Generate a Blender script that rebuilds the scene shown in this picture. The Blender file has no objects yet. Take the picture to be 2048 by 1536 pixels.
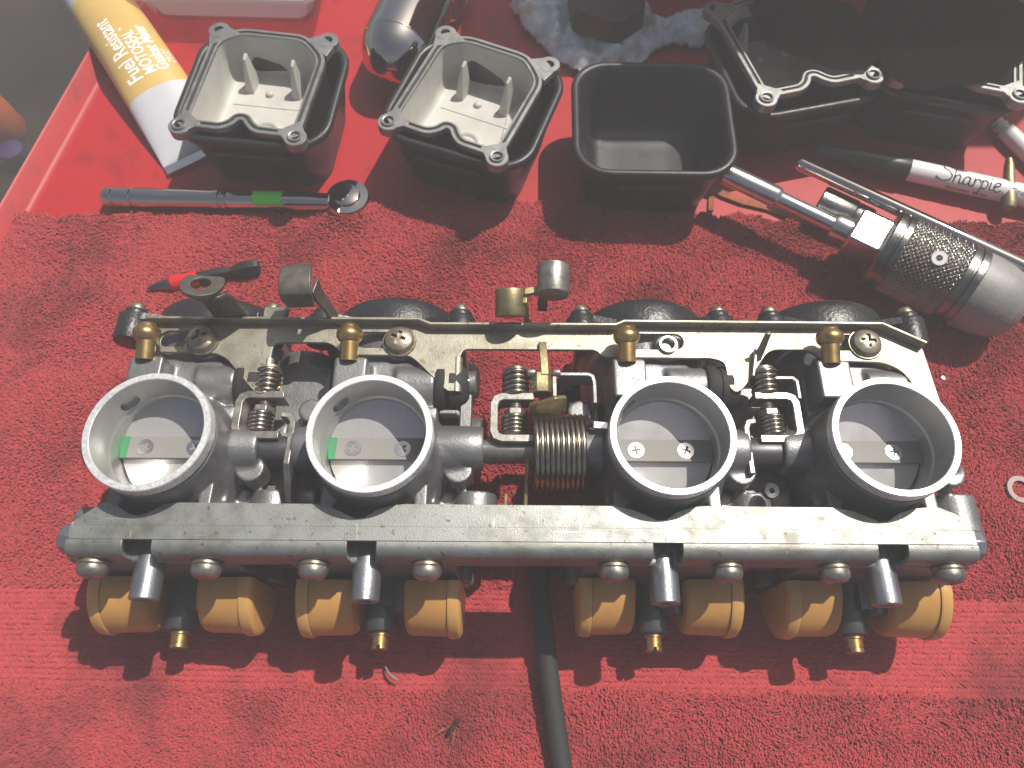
import bpy, bmesh, math, random
import numpy as np
from mathutils import Vector, Matrix, noise as mnoise

random.seed(7); rng = np.random.default_rng(7)
R = math.radians
S = 0.001                                   # everything below is written in millimetres
scene = bpy.context.scene
COL = scene.collection

# ------------------------------------------------------------------ camera, sky, sun, exposure
cam_d = bpy.data.cameras.new('camera'); cam = bpy.data.objects.new('camera', cam_d); COL.objects.link(cam)
cam_d.sensor_width = 36; cam_d.lens = 36 * 1490 / 2048; cam_d.clip_start = 0.01; cam_d.clip_end = 50
cam.location = (0, -95.6 * S, 331.4 * S); cam.rotation_euler = (R(25), 0, 0)
cam_d.dof.use_dof = True; cam_d.dof.focus_distance = 0.275; cam_d.dof.aperture_fstop = 20
scene.camera = cam

SUN = Vector((0.42, 0.40, 1.0)).normalized()
world = bpy.data.worlds.new('World'); scene.world = world; world.use_nodes = True
wn = world.node_tree; bg = wn.nodes['Background']
sky = wn.nodes.new('ShaderNodeTexSky'); sky.sky_type = 'NISHITA'; sky.sun_disc = False
sky.sun_elevation = math.asin(SUN.z); sky.sun_rotation = math.atan2(SUN.x, SUN.y)
sky.dust_density = 4.0; sky.air_density = 0.8; sky.ozone_density = 1.0
wn.links.new(sky.outputs[0], bg.inputs[0]); bg.inputs[1].default_value = 0.06
sun_d = bpy.data.lights.new('sun', 'SUN'); sun = bpy.data.objects.new('sun', sun_d); COL.objects.link(sun)
sun_d.energy = 4.6; sun_d.angle = R(0.53); sun_d.color = (1.0, 0.95, 0.87)
sun.rotation_euler = (-SUN).to_track_quat('-Z', 'Y').to_euler()
vs = scene.view_settings; vs.view_transform = 'Standard'; vs.look = 'None'; vs.exposure = 0.35; vs.gamma = 1
scene.cycles.max_bounces = 8; scene.cycles.transparent_max_bounces = 8

# ------------------------------------------------------------------ materials
MATS = {}
def mat(name, col, rough=0.5, metal=0.0, bump=0.0, bscale=400, var=0.0, vscale=60, col2=None, trans=0.0, coat=0.0,
        sss=0.0, spec=0.5, stretch=None, aniso=0.0, rvar=0.0, detail=4, thr=(0.35, 0.65), speck=None, scratch=0.0):
    m = bpy.data.materials.new(name); m.use_nodes = True; nt = m.node_tree; N = nt.nodes; L = nt.links
    b = N['Principled BSDF']
    b.inputs['Base Color'].default_value = (*col, 1); b.inputs['Roughness'].default_value = rough
    b.inputs['Metallic'].default_value = metal; b.inputs['Specular IOR Level'].default_value = spec
    b.inputs['Transmission Weight'].default_value = trans; b.inputs['Coat Weight'].default_value = coat
    b.inputs['Anisotropic'].default_value = aniso
    if sss:
        b.inputs['Subsurface Weight'].default_value = sss; b.inputs['Subsurface Radius'].default_value = (.004, .002, .001)
        b.inputs['Subsurface Scale'].default_value = 1.0
    geo = N.new('ShaderNodeNewGeometry'); src = geo.outputs['Position']
    tc = N.new('ShaderNodeTexCoord'); src = tc.outputs['Object']
    if stretch:
        mp = N.new('ShaderNodeMapping'); mp.inputs['Scale'].default_value = stretch; L.new(src, mp.inputs[0]); src2 = mp.outputs[0]
    else: src2 = src
    if var or col2:
        n = N.new('ShaderNodeTexNoise'); n.inputs['Scale'].default_value = vscale; n.inputs['Detail'].default_value = 6
        n.inputs['Roughness'].default_value = 0.65
        L.new(geo.outputs['Position'], n.inputs['Vector'])
        r = N.new('ShaderNodeValToRGB'); r.color_ramp.elements[0].position = thr[0]; r.color_ramp.elements[1].position = thr[1]
        c2 = col2 if col2 else tuple(c * (1 - var) for c in col)
        r.color_ramp.elements[0].color = (*c2, 1); r.color_ramp.elements[1].color = (*col, 1)
        L.new(n.outputs[0], r.inputs[0]); L.new(r.outputs[0], b.inputs['Base Color'])
    if rvar:
        n = N.new('ShaderNodeTexNoise'); n.inputs['Scale'].default_value = vscale * 2.3; n.inputs['Detail'].default_value = 5
        L.new(geo.outputs['Position'], n.inputs['Vector'])
        mr = N.new('ShaderNodeMapRange'); mr.inputs[1].default_value = .3; mr.inputs[2].default_value = .7
        mr.inputs[3].default_value = max(0, rough - rvar); mr.inputs[4].default_value = rough + rvar
        L.new(n.outputs[0], mr.inputs[0]); L.new(mr.outputs[0], b.inputs['Roughness'])
    if bump:
        n = N.new('ShaderNodeTexNoise'); n.inputs['Scale'].default_value = bscale; n.inputs['Detail'].default_value = detail
        L.new(src2 if stretch else geo.outputs['Position'], n.inputs['Vector'])
        bp = N.new('ShaderNodeBump'); bp.inputs['Strength'].default_value = bump; bp.inputs['Distance'].default_value = 0.0006
        L.new(n.outputs[0], bp.inputs['Height']); L.new(bp.outputs[0], b.inputs['Normal'])
    def overlay(vec, scale, lo, hi, colour, det=3):
        # thin marks of their own colour (rust specks, scratches) over the base colour
        n = N.new('ShaderNodeTexNoise'); n.inputs['Scale'].default_value = scale; n.inputs['Detail'].default_value = det
        L.new(vec, n.inputs['Vector'])
        k = N.new('ShaderNodeMapRange'); k.inputs[1].default_value = lo; k.inputs[2].default_value = hi; L.new(n.outputs[0], k.inputs[0])
        mx = N.new('ShaderNodeMix'); mx.data_type = 'RGBA'; L.new(k.outputs[0], mx.inputs[0])
        old = b.inputs['Base Color']
        if old.is_linked: L.new(old.links[0].from_socket, mx.inputs[6])
        else: mx.inputs[6].default_value = old.default_value
        mx.inputs[7].default_value = (*colour, 1); L.new(mx.outputs[2], old)
    if speck: overlay(geo.outputs['Position'], 420, .62, .72, speck, 5)
    if scratch:
        for sv in ((30, 700, 700), (420, 60, 420)):
            mp2 = N.new('ShaderNodeMapping'); mp2.inputs['Scale'].default_value = sv; mp2.inputs['Rotation'].default_value = (0, 0, .25 if sv[0] == 30 else .5)
            L.new(geo.outputs['Position'], mp2.inputs[0]); overlay(mp2.outputs[0], 1.0, .70, .76, tuple(min(1, c * (1 + scratch)) for c in col), 2)
    MATS[name] = m
    return m

mat('cast', (.25, .25, .255), .46, .72, bump=.22, bscale=1100, var=.25, vscale=70, rvar=.08)
mat('machined', (.56, .555, .54), .36, .75, bump=.06, bscale=260, stretch=(1, 1, 14), var=.12, vscale=150)
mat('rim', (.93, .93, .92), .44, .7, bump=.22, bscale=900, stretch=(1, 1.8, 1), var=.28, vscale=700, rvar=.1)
mat('plate', (.58, .57, .56), .30, .55, bump=.03, bscale=500, stretch=(6, 1, 1), rvar=.06)
mat('shaftbar', (.24, .235, .22), .75, .15, bump=.04, bscale=700, stretch=(1, 8, 8))
mat('zinc', (.36, .345, .28), .48, .75, bump=.16, bscale=1900, col2=(.24, .21, .145), vscale=60, rvar=.1, thr=(.28, .55), speck=(.20, .15, .09), scratch=.5)
mat('railmetal', (.275, .285, .27), .50, .75, bump=.16, bscale=1900, col2=(.19, .18, .15), vscale=75, rvar=.1, thr=(.28, .52), speck=(.15, .11, .075), scratch=.9)
mat('steel', (.34, .325, .295), .42, .8, bump=.10, bscale=900, var=.4, vscale=220, rvar=.1)
mat('screw', (.34, .30, .235), .42, .85, bump=.12, bscale=900, col2=(.15, .10, .055), vscale=300, thr=(.3, .55))
mat('tabsteel', (.20, .18, .155), .42, .75, bump=.12, bscale=900, var=.35, vscale=120, rvar=.1)
mat('spring', (.45, .40, .32), .25, 1.0, var=.35, vscale=200)
mat('brass', (.55, .37, .145), .31, .95, bump=.04, bscale=700, col2=(.34, .20, .07), vscale=160, thr=(.25, .55))
mat('olive', (.36, .31, .17), .45, .85, bump=.12, bscale=900, col2=(.22, .18, .09), vscale=180)
mat('cap', (.018, .018, .021), .36, 0, bump=.45, bscale=700, spec=.5, rvar=.06)
mat('rubber', (.018, .018, .018), .75, 0, bump=.2, bscale=500)
mat('cup', (.017, .016, .018), .42, 0, bump=.15, bscale=1500, var=.3, vscale=40, rvar=.08)
mat('floatorange', (.52, .27, .075), .42, 0, sss=.3, var=.18, vscale=50, bump=.1, bscale=500)
mat('floatlip', (.57, .32, .10), .40, 0, sss=.3, var=.15, vscale=50)
mat('dark', (.012, .012, .012), .5, 0)
mat('darkcast', (.085, .085, .09), .42, .6, bump=.08, bscale=900)
mat('post', (.30, .31, .335), .36, .85, bump=.16, bscale=1200, rvar=.08)
mat('green', (.035, .22, .085), .6, 0)
mat('flange', (.31, .31, .30), .44, .7, bump=.06, bscale=1000, var=.25, vscale=120, rvar=.08)
mat('cream', (.52, .515, .475), .55, 0, bump=.06, bscale=600, col2=(.42, .41, .37), vscale=45)
mat('bowlblack', (.016, .015, .017), .38, 0, bump=.2, bscale=900)
mat('chrome', (.56, .53, .49), .05, 1.0, bump=.02, bscale=200)
mat('satinchrome', (.62, .62, .62), .24, .95, bump=.05, bscale=900, var=.15, vscale=200)
mat('knurl', (.30, .28, .25), .32, 1.0, var=.3, vscale=200)
mat('gunmetal', (.24, .235, .225), .30, 1.0, bump=.2, bscale=700, var=.3, vscale=150)
mat('endcap', (.21, .21, .21), .55, .15, bump=.25, bscale=500, col2=(.28, .27, .26), vscale=70)
mat('yellow', (.60, .40, .12), .38, 0, coat=.2, var=.1, vscale=30)
mat('tubewhite', (.52, .52, .56), .38, 0, coat=.2, var=.08, vscale=40)
mat('foil', (.75, .74, .72), .22, 1.0, bump=.6, bscale=250)
mat('print', (.86, .84, .78), .45, 0)
mat('blue', (.06, .12, .6), .4, 0)
mat('markerwhite', (.72, .70, .70), .35, 0, coat=.2)
mat('ink', (.02, .018, .02), .45, 0)
mat('orangelabel', (.75, .10, .02), .4, 0)
mat('rag', (.66, .76, .80), 1.0, 0, bump=.5, bscale=1500, col2=(.50, .45, .40), vscale=70, thr=(.36, .56), spec=.05)
mat('redbit', (.55, .01, .015), .35, 0)
mat('bitblack', (.02, .02, .02), .4, .3)
mat('rust', (.36, .09, .02), .75, 0, bump=.5, bscale=600, col2=(.16, .04, .015), vscale=150)
mat('stickergreen', (.14, .85, .08), .45, 0)
mat('washer', (.26, .20, .185), .55, .4)
mat('plasticwhite', (.62, .62, .62), .4, 0)
mat('fleck', (.8, .78, .78), .6, 0)
mat('insect', (.035, .012, .010), .3, 0)
mat('wing', (.22, .12, .11), .4, 0)
mat('darkplastic', (.022, .02, .019), .4, 0, bump=.2)
mat('orangeplastic', (.30, .055, .006), .5, 0)
mat('purpleplastic', (.030, .012, .075), .5, 0)
mat('ground', (.030, .015, .006), .95, 0, bump=.6, bscale=30, col2=(.004, .003, .002), vscale=7, spec=.1)

def clear_mat(name, tint, mix, rough):
    m = bpy.data.materials.new(name); m.use_nodes = True; nt = m.node_tree; N = nt.nodes
    for n in list(N): N.remove(n)
    o = N.new('ShaderNodeOutputMaterial'); t = N.new('ShaderNodeBsdfTransparent'); t.inputs[0].default_value = (*tint, 1)
    p = N.new('ShaderNodeBsdfPrincipled'); p.inputs['Base Color'].default_value = tuple(mix[1]) + (1,); p.inputs['Roughness'].default_value = rough
    x = N.new('ShaderNodeMixShader'); x.inputs[0].default_value = mix[0]
    nt.links.new(t.outputs[0], x.inputs[1]); nt.links.new(p.outputs[0], x.inputs[2]); nt.links.new(x.outputs[0], o.inputs[0])
    MATS[name] = m
clear_mat('clearbox', (.93, .90, .90), (.34, (.55, .50, .50)), .25)
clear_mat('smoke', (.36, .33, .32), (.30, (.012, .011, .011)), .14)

# red painted tray: scuffs, grime specks
def tray_material():
    m = mat('tray', (.37, .011, .015), .45, 0, spec=.3)
    nt = m.node_tree; N = nt.nodes; L = nt.links; b = N['Principled BSDF']
    g = N.new('ShaderNodeNewGeometry')
    n1 = N.new('ShaderNodeTexNoise'); n1.inputs['Scale'].default_value = 28; n1.inputs['Detail'].default_value = 9; n1.inputs['Roughness'].default_value = .75
    r1 = N.new('ShaderNodeValToRGB'); r1.color_ramp.elements[0].position = .36; r1.color_ramp.elements[1].position = .46
    r1.color_ramp.elements[0].color = (.25, .011, .014, 1); r1.color_ramp.elements[1].color = (.37, .011, .015, 1)
    n2 = N.new('ShaderNodeTexVoronoi'); n2.inputs['Scale'].default_value = 130; n2.inputs['Randomness'].default_value = 1
    n3 = N.new('ShaderNodeTexNoise'); n3.inputs['Scale'].default_value = 45
    L.new(g.outputs['Position'], n1.inputs['Vector']); L.new(g.outputs['Position'], n2.inputs['Vector']); L.new(g.outputs['Position'], n3.inputs['Vector'])
    L.new(n1.outputs[0], r1.inputs[0])
    sub = N.new('ShaderNodeMath'); sub.operation = 'MULTIPLY'; L.new(n3.outputs[0], sub.inputs[0]); sub.inputs[1].default_value = .24
    lt = N.new('ShaderNodeMath'); lt.operation = 'LESS_THAN'; L.new(n2.outputs['Distance'], lt.inputs[0])
    off = N.new('ShaderNodeMath'); off.operation = 'SUBTRACT'; L.new(sub.outputs[0], off.inputs[0]); off.inputs[1].default_value = .075
    L.new(off.outputs[0], lt.inputs[1])
    mx = N.new('ShaderNodeMix'); mx.data_type = 'RGBA'; L.new(lt.outputs[0], mx.inputs[0]); L.new(r1.outputs[0], mx.inputs[6]); mx.inputs[7].default_value = (.13, .010, .012, 1)
    L.new(mx.outputs[2], b.inputs['Base Color'])
tray_material()

def towel_material(name, base, dark, rnd):
    m = mat(name, base, .92, 0, spec=.2)
    nt = m.node_tree; N = nt.nodes; L = nt.links; b = N['Principled BSDF']
    b.inputs['Sheen Weight'].default_value = .35; b.inputs['Sheen Tint'].default_value = (1, .45, .45, 1); b.inputs['Sheen Roughness'].default_value = .4
    g = N.new('ShaderNodeNewGeometry')
    n1 = N.new('ShaderNodeTexNoise'); n1.inputs['Scale'].default_value = 16; n1.inputs['Detail'].default_value = 4; n1.inputs['Roughness'].default_value = .6
    L.new(g.outputs['Position'], n1.inputs['Vector'])
    r1 = N.new('ShaderNodeValToRGB'); r1.color_ramp.elements[0].position = .33; r1.color_ramp.elements[1].position = .50
    r1.color_ramp.elements[0].color = (*dark, 1); r1.color_ramp.elements[1].color = (*base, 1)
    L.new(n1.outputs[0], r1.inputs[0])
    oi = N.new('ShaderNodeObjectInfo'); mr = N.new('ShaderNodeMapRange'); L.new(oi.outputs['Random'], mr.inputs[0])
    mr.inputs[3].default_value = 1 - rnd; mr.inputs[4].default_value = 1 + rnd
    hsv = N.new('ShaderNodeHueSaturation'); L.new(r1.outputs[0], hsv.inputs['Color']); L.new(mr.outputs[0], hsv.inputs['Value'])
    L.new(hsv.outputs[0], b.inputs['Base Color'])
towel_material('towel', (.38, .048, .053), (.18, .028, .030), .10)
towel_material('towelbase', (.33, .037, .042), (.18, .026, .029), 0)

# ------------------------------------------------------------------ mesh helpers (millimetres in, metres out)
class M:
    def __init__(s): s.v = []; s.f = []
    def add(s, vs, fs):
        o = len(s.v); s.v += [tuple(v) for v in vs]; s.f += [tuple(i + o for i in f) for f in fs]; return s
    def loft(s, rings, cap0=True, cap1=True, closed=False):
        n = len(rings[0]); vs = [p for r in rings for p in r]; fs = []; k = len(rings)
        for i in range(k if closed else k - 1):
            a = i * n; b = ((i + 1) % k) * n
            for j in range(n):
                j2 = (j + 1) % n; fs.append((a + j, a + j2, b + j2, b + j))
        if not closed:
            if cap0: fs.append(tuple(reversed(range(n))))
            if cap1: fs.append(tuple(range((k - 1) * n, k * n)))
        return s.add(vs, fs)
    def lathe(s, prof, o=(0, 0, 0), axis=(0, 0, 1), seg=32, cap0=True, cap1=True, closed=False, wob=None):
        q = Vector(axis).normalized().to_track_quat('Z', 'Y'); o = Vector(o); rings = []
        for r, h in prof:
            rings.append([o + q @ Vector((r * math.cos(2 * math.pi * j / seg), r * math.sin(2 * math.pi * j / seg), h)) for j in range(seg)])
        return s.loft(rings, cap0, cap1, closed)
    def cyl(s, a, b, r, r2=None, seg=24):
        a = Vector(a); b = Vector(b); d = b - a; r2 = r if r2 is None else r2
        return s.lathe([(r, 0), (r2, d.length)], a, d, seg)
    def rcyl(s, a, b, r, e=.6, seg=24):
        a = Vector(a); b = Vector(b); d = b - a; l = d.length
        return s.lathe([(r - e, 0), (r - e * .3, e * .3), (r, e), (r, l - e), (r - e * .3, l - e * .3), (r - e, l)], a, d, seg)
    def tube(s, path, r, seg=10, cap=True, closed=False):
        P = [Vector(p) for p in path]; n = len(P); rings = []
        up = None
        for i in range(n):
            t = (P[(i + 1) % n] - P[i - 1]) if closed or 0 < i < n - 1 else (P[1] - P[0] if i == 0 else P[-1] - P[-2])
            t.normalize()
            if up is None: up = t.orthogonal().normalized()
            up = (up - t * up.dot(t)).normalized(); w = t.cross(up)
            rr = r[i] if isinstance(r, (list, tuple)) else r
            rings.append([P[i] + rr * (up * math.cos(2 * math.pi * j / seg) + w * math.sin(2 * math.pi * j / seg)) for j in range(seg)])
        return s.loft(rings, cap, cap, closed)
    def box(s, c, d, rot=None):
        c = Vector(c); vs = []
        for x in (-1, 1):
            for y in (-1, 1):
                for z in (-1, 1):
                    v = Vector((x * d[0] / 2, y * d[1] / 2, z * d[2] / 2))
                    if rot: v = rot @ v
                    vs.append(c + v)
        return s.add(vs, [(0, 1, 3, 2), (4, 6, 7, 5), (0, 4, 5, 1), (2, 3, 7, 6), (0, 2, 6, 4), (1, 5, 7, 3)])
    def prism(s, poly, z0, z1):
        return s.loft([[(x, y, z0) for x, y in poly], [(x, y, z1) for x, y in poly]])
    def strip(s, path, wdir, width, th):
        P = [Vector(p) for p in path]; w = Vector(wdir).normalized(); rings = []
        for i in range(len(P)):
            t0 = (P[i] - P[i - 1]).normalized() if i else (P[1] - P[0]).normalized()
            t1 = (P[i + 1] - P[i]).normalized() if i < len(P) - 1 else t0
            t = (t0 + t1).normalized(); nn = t.cross(w).normalized()
            k = 1 / max(.5, t.dot(t0))
            wd = width[i] if isinstance(width, (list, tuple)) else width
            a = nn * th / 2 * k; b = w * wd / 2
            rings.append([P[i] - a - b, P[i] + a - b, P[i] + a + b, P[i] - a + b])
        return s.loft(rings)
    def mesh(s, name, recalc=True):
        me = bpy.data.meshes.new(name)
        me.from_pydata([(x * S, y * S, z * S) for x, y, z in s.v], [], s.f)
        if recalc:
            bm = bmesh.new(); bm.from_mesh(me); bmesh.ops.recalc_face_normals(bm, faces=bm.faces); bm.to_mesh(me); bm.free()
        return me
    def build(s, name, material, parent=None, bevel=0, seg=2, angle=38, smooth=True, **kw):
        return obj(name, s.mesh(name), material, parent, bevel, seg, angle, smooth, **kw)

def obj(name, me, material=None, parent=None, bevel=0, seg=2, angle=38, smooth=True, label=None, cat=None, group=None, kind=None):
    o = bpy.data.objects.new(name, me); COL.objects.link(o)
    if material and not me.materials: me.materials.append(MATS[material])
    if smooth and me.polygons:
        me.polygons.foreach_set('use_smooth', [True] * len(me.polygons))
        me.set_sharp_from_angle(angle=R(angle))
    if bevel:
        b = o.modifiers.new('bevel', 'BEVEL'); b.width = bevel * S; b.segments = seg; b.limit_method = 'ANGLE'; b.angle_limit = R(angle)
        b.harden_normals = False
    if parent: o.parent = parent
    tag(o, label, cat, group, kind)
    return o
def tag(o, label=None, cat=None, group=None, kind=None):
    if label: o['label'] = label
    if cat: o['category'] = cat
    if group: o['group'] = group
    if kind: o['kind'] = kind
    return o
def empty(name, loc=(0, 0, 0), rz=0, label=None, cat=None, group=None, parent=None):
    o = bpy.data.objects.new(name, None); COL.objects.link(o); o.location = Vector(loc) * S; o.rotation_euler = (0, 0, rz)
    o.empty_display_size = .01
    if parent: o.parent = parent
    return tag(o, label, cat, group)
def evalmesh(o):
    bpy.context.view_layer.update()
    dg = bpy.context.evaluated_depsgraph_get()
    me = bpy.data.meshes.new_from_object(o.evaluated_get(dg)); bpy.data.objects.remove(o); return me
def boolmesh(a, b, op='DIFFERENCE'):
    oa = bpy.data.objects.new('t', a.mesh('t')); ob = bpy.data.objects.new('t2', b.mesh('t2')); COL.objects.link(oa); COL.objects.link(ob)
    md = oa.modifiers.new('b', 'BOOLEAN'); md.object = ob; md.operation = op; md.solver = 'EXACT'
    me = evalmesh(oa); bpy.data.objects.remove(ob); return me
def remesh(m, voxel, smooth=6, name='cast'):
    o = bpy.data.objects.new('t', m.mesh('t')); COL.objects.link(o)
    r = o.modifiers.new('r', 'REMESH'); r.mode = 'VOXEL'; r.voxel_size = voxel * S
    sm = o.modifiers.new('s', 'SMOOTH'); sm.iterations = smooth; sm.factor = .5
    me = evalmesh(o); me.name = name; me.materials.clear(); return me
def curve_plate(outer, holes, z0, z1, bev=.15):
    """sheet metal with holes: flat filled curve, extruded"""
    cu = bpy.data.curves.new('t', 'CURVE'); cu.dimensions = '2D'; cu.fill_mode = 'BOTH'
    for poly in [outer] + holes:
        sp = cu.splines.new('POLY'); sp.points.add(len(poly) - 1); sp.use_cyclic_u = True
        for p, (x, y) in zip(sp.points, poly): p.co = (x * S, y * S, 0, 1)
    cu.extrude = ((z1 - z0) / 2 - bev) * S; cu.bevel_depth = bev * S; cu.bevel_resolution = 1
    o = bpy.data.objects.new('t', cu); COL.objects.link(o); me = evalmesh(o); bpy.data.curves.remove(cu)
    for v in me.vertices: v.co.z += (z0 + z1) / 2 * S
    return me
def round_poly(poly, rad, n=5):
    """fillet the corners of a polygon"""
    out = []; N = len(poly)
    for i in range(N):
        p = Vector(poly[i]); a = Vector(poly[i - 1]); b = Vector(poly[(i + 1) % N]); r = rad[i] if isinstance(rad, (list, tuple)) else rad
        u = (a - p); w = (b - p); lu, lw = u.length, w.length; u /= lu; w /= lw
        d = min(r, lu * .45, lw * .45)
        if r <= 0: out.append(tuple(p)); continue
        for k in range(n + 1):
            t = k / n; q = (p + u * d) * (1 - t) ** 2 + p * 2 * t * (1 - t) + (p + w * d) * t ** 2
            out.append(tuple(q))
    return out
def rrect(w, d, r, n=6, cx=0, cy=0):
    pts = []
    for sx, sy, a0 in ((1, 1, 0), (-1, 1, 90), (-1, -1, 180), (1, -1, 270)):
        for k in range(n + 1):
            a = R(a0 + 90 * k / n); pts.append((cx + sx * (w / 2 - r) + r * math.cos(a), cy + sy * (d / 2 - r) + r * math.sin(a)))
    return pts
def circ(cx, cy, r, n=24): return [(cx + r * math.cos(2 * math.pi * k / n), cy + r * math.sin(2 * math.pi * k / n)) for k in range(n)]
def slot(x0, x1, y, r, n=8):
    return [(x1 + r * math.cos(R(-90 + 180 * k / n)), y + r * math.sin(R(-90 + 180 * k / n))) for k in range(n + 1)] + \
           [(x0 + r * math.cos(R(90 + 180 * k / n)), y + r * math.sin(R(90 + 180 * k / n))) for k in range(n + 1)]
def offset_poly(poly, d):
    n = len(poly); out = []
    for i in range(n):
        a = Vector(poly[i - 1]); p = Vector(poly[i]); b = Vector(poly[(i + 1) % n])
        t0 = (p - a).normalized(); t1 = (b - p).normalized(); n0 = Vector((t0.y, -t0.x)); n1 = Vector((t1.y, -t1.x))
        nn = (n0 + n1); nn.normalize(); k = min(1.6, 1 / max(.4, nn.dot(n0))); out.append(tuple(p + nn * d * k))
    return out
def helix(c, axis, rad, length, turns, wire, seg=8, per=18, m=None):
    q = Vector(axis).normalized().to_track_quat('Z', 'Y'); c = Vector(c); n = int(turns * per) + 1
    P = [c + q @ Vector((rad * math.cos(2 * math.pi * i / per), rad * math.sin(2 * math.pi * i / per), length * i / (n - 1))) for i in range(n)]
    return (m or M()).tube(P, wire, seg)

# ------------------------------------------------------------------ setting: ground far below, red tray
m = M(); m.box((-500, 450, -265), (1500, 1700, 10)); m.build('ground', 'ground', kind='structure', smooth=False)
# thin even volume added around the scene to imitate lens glare
hz = bpy.data.materials.new('glare_haze'); hz.use_nodes = True; hn = hz.node_tree
for n_ in list(hn.nodes):
    if n_.type == 'BSDF_PRINCIPLED': hn.nodes.remove(n_)
pv = hn.nodes.new('ShaderNodeVolumePrincipled'); pv.inputs['Color'].default_value = (.95, .94, .94, 1); pv.inputs['Density'].default_value = 0.27; pv.inputs['Anisotropy'].default_value = 0.0
hn.links.new(pv.outputs[0], hn.nodes['Material Output'].inputs['Volume']); MATS['glare_haze'] = hz
m = M(); m.box((-400, 420, -450), (1800, 2000, 1700)); hzo = m.build('glare_haze', 'glare_haze', kind='stuff', smooth=False)

# tray: floor sheet with a bent-up left wall whose lip leans outwards
tray = empty('tray'); tag(tray, kind='structure')
fl = [(-279, 60, 0), (-243.5, 290, 0), (-228, 390, 0)]
xL = lambda y: -266 + (y - 161) * .172
ys = [-200, -100, 0, 100, 161, 200, 250, 300, 350, 420]
rings = []
for y in ys:
    x = xL(y); rings.append([(x - 9.5, y, 9.3), (x - 8.4, y, 10.1), (x - 7.2, y, 9.4), (x - 1.8, y, 1.6), (x + .2, y, .3), (x + 3, y, 0), (420, y, 0), (420, y, -2), (x + 2, y, -2), (x - 2.5, y, -.5), (x - 9, y, 8)])
m = M(); m.loft(rings); m.build('tray_floor', 'tray', tray, angle=60)
m = M(); m.box((60, 0, -205), (700, 900, 405)); 
m = M(); m.box((70, 110, -132), (640, 600, 255)); m.build('cabinet', 'darkplastic', tray)

# unseen boxes added behind the view only to shade the far right corner
blocker = empty('shade_boxes'); tag(blocker, kind='structure')
m = M(); m.box((125, 386, 112), (130, 66, 223.6)); m.build('low_shade_box', 'tray', blocker, bevel=3)
m = M(); m.box((310.5, 386, 180), (239, 68, 359.6)); m.build('tall_shade_box', 'tray', blocker, bevel=3)

# ------------------------------------------------------------------ towel
def far_edge(x):
    X = [-300, -224, -164, -110, -72, -6, 34, 75, 108, 156, 237, 300]; Y = [158.5, 159.5, 160, 164.5, 168, 165, 166.5, 162, 160.5, 156, 155, 155]
    return np.interp(x, X, Y) + 1.1 * np.sin(x * .21) + .7 * np.sin(x * .47 + 1)
def hgt(x, y):
    h = 1.4 * np.sin(x * .031 + y * .012) + 1.0 * np.sin(y * .045 - x * .017 + 1.3) + .6 * np.sin(x * .09 + 2 * np.sin(y * .05))
    inside = np.clip((np.maximum(np.abs(x) / 165, np.abs(y - 15) / 75) - .85) / .3, 0, 1)
    lump = 7.0 * np.exp(-((x + 88) ** 2 / 330 + (y - 160) ** 2 / 90))            # drapes over the ratchet head
    return 2.2 + h * (.15 + .85 * inside) + lump
nx, ny = 200, 120
xs = np.linspace(-295, 300, nx)
V = []; F = []
for j in range(ny):
    t = j / (ny - 1)
    for x in xs:
        y = -150 + t * (far_edge(x) + 150); z = hgt(x, y)
        d = far_edge(x) - y
        if d < 3 and not -112 < x < -64: z = z * (d / 3) ** .5 + .3
        V.append((x, y, max(z, .3)))
for j in range(ny - 1):
    for i in range(nx - 1):
        a = j * nx + i; F.append((a, a + 1, a + nx + 1, a + nx))
towel = empty('towel', label='red terry towel with a woven border spread under the carburetor bank', cat='towel')
m = M(); m.add(V, F); m.build('backing', 'towelbase', towel, angle=80)

band0, band1 = -80.5, -40.5                      # the flat woven border runs left to right
def band_y(x): return -0.014 * x
def flow(x, y):
    f = np.zeros_like(x)
    f = 1.1 * np.sin(x * .021 + y * .033) + .9 * np.sin(x * .057 - y * .041 + 2) + .7 * np.sin(y * .083 + x * .03 + 4)
    return f
NP = 470000
px = rng.uniform(-285, 290, NP); py = rng.uniform(-122, 169, NP)
keep = py < far_edge(px) - .4
dens = np.where(py > 95, .75, 1.0)
keep &= rng.uniform(0, 1, NP) < dens
by = py - band_y(px)
keep &= ~((by > band0) & (by < band1))
under = (np.abs(px) < 150) & (py > -30) & (py < 50)
keep &= ~(under & (rng.uniform(0, 1, NP) < .45))
px = px[keep]; py = py[keep]; n = len(px)
pz = np.maximum(hgt(px, py), .3) - .15
ang = flow(px, py) + rng.normal(0, .38, n) - math.pi / 2
lean = rng.normal(.92, .2, n)
rot = np.stack([lean * np.cos(ang + math.pi / 2), lean * np.sin(ang + math.pi / 2), ang + rng.normal(0, .3, n)], 1)
scl = rng.uniform(.8, 1.25, n)
sc3 = np.stack([scl, scl, scl * rng.uniform(.8, 1.25, n)], 1)
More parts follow.
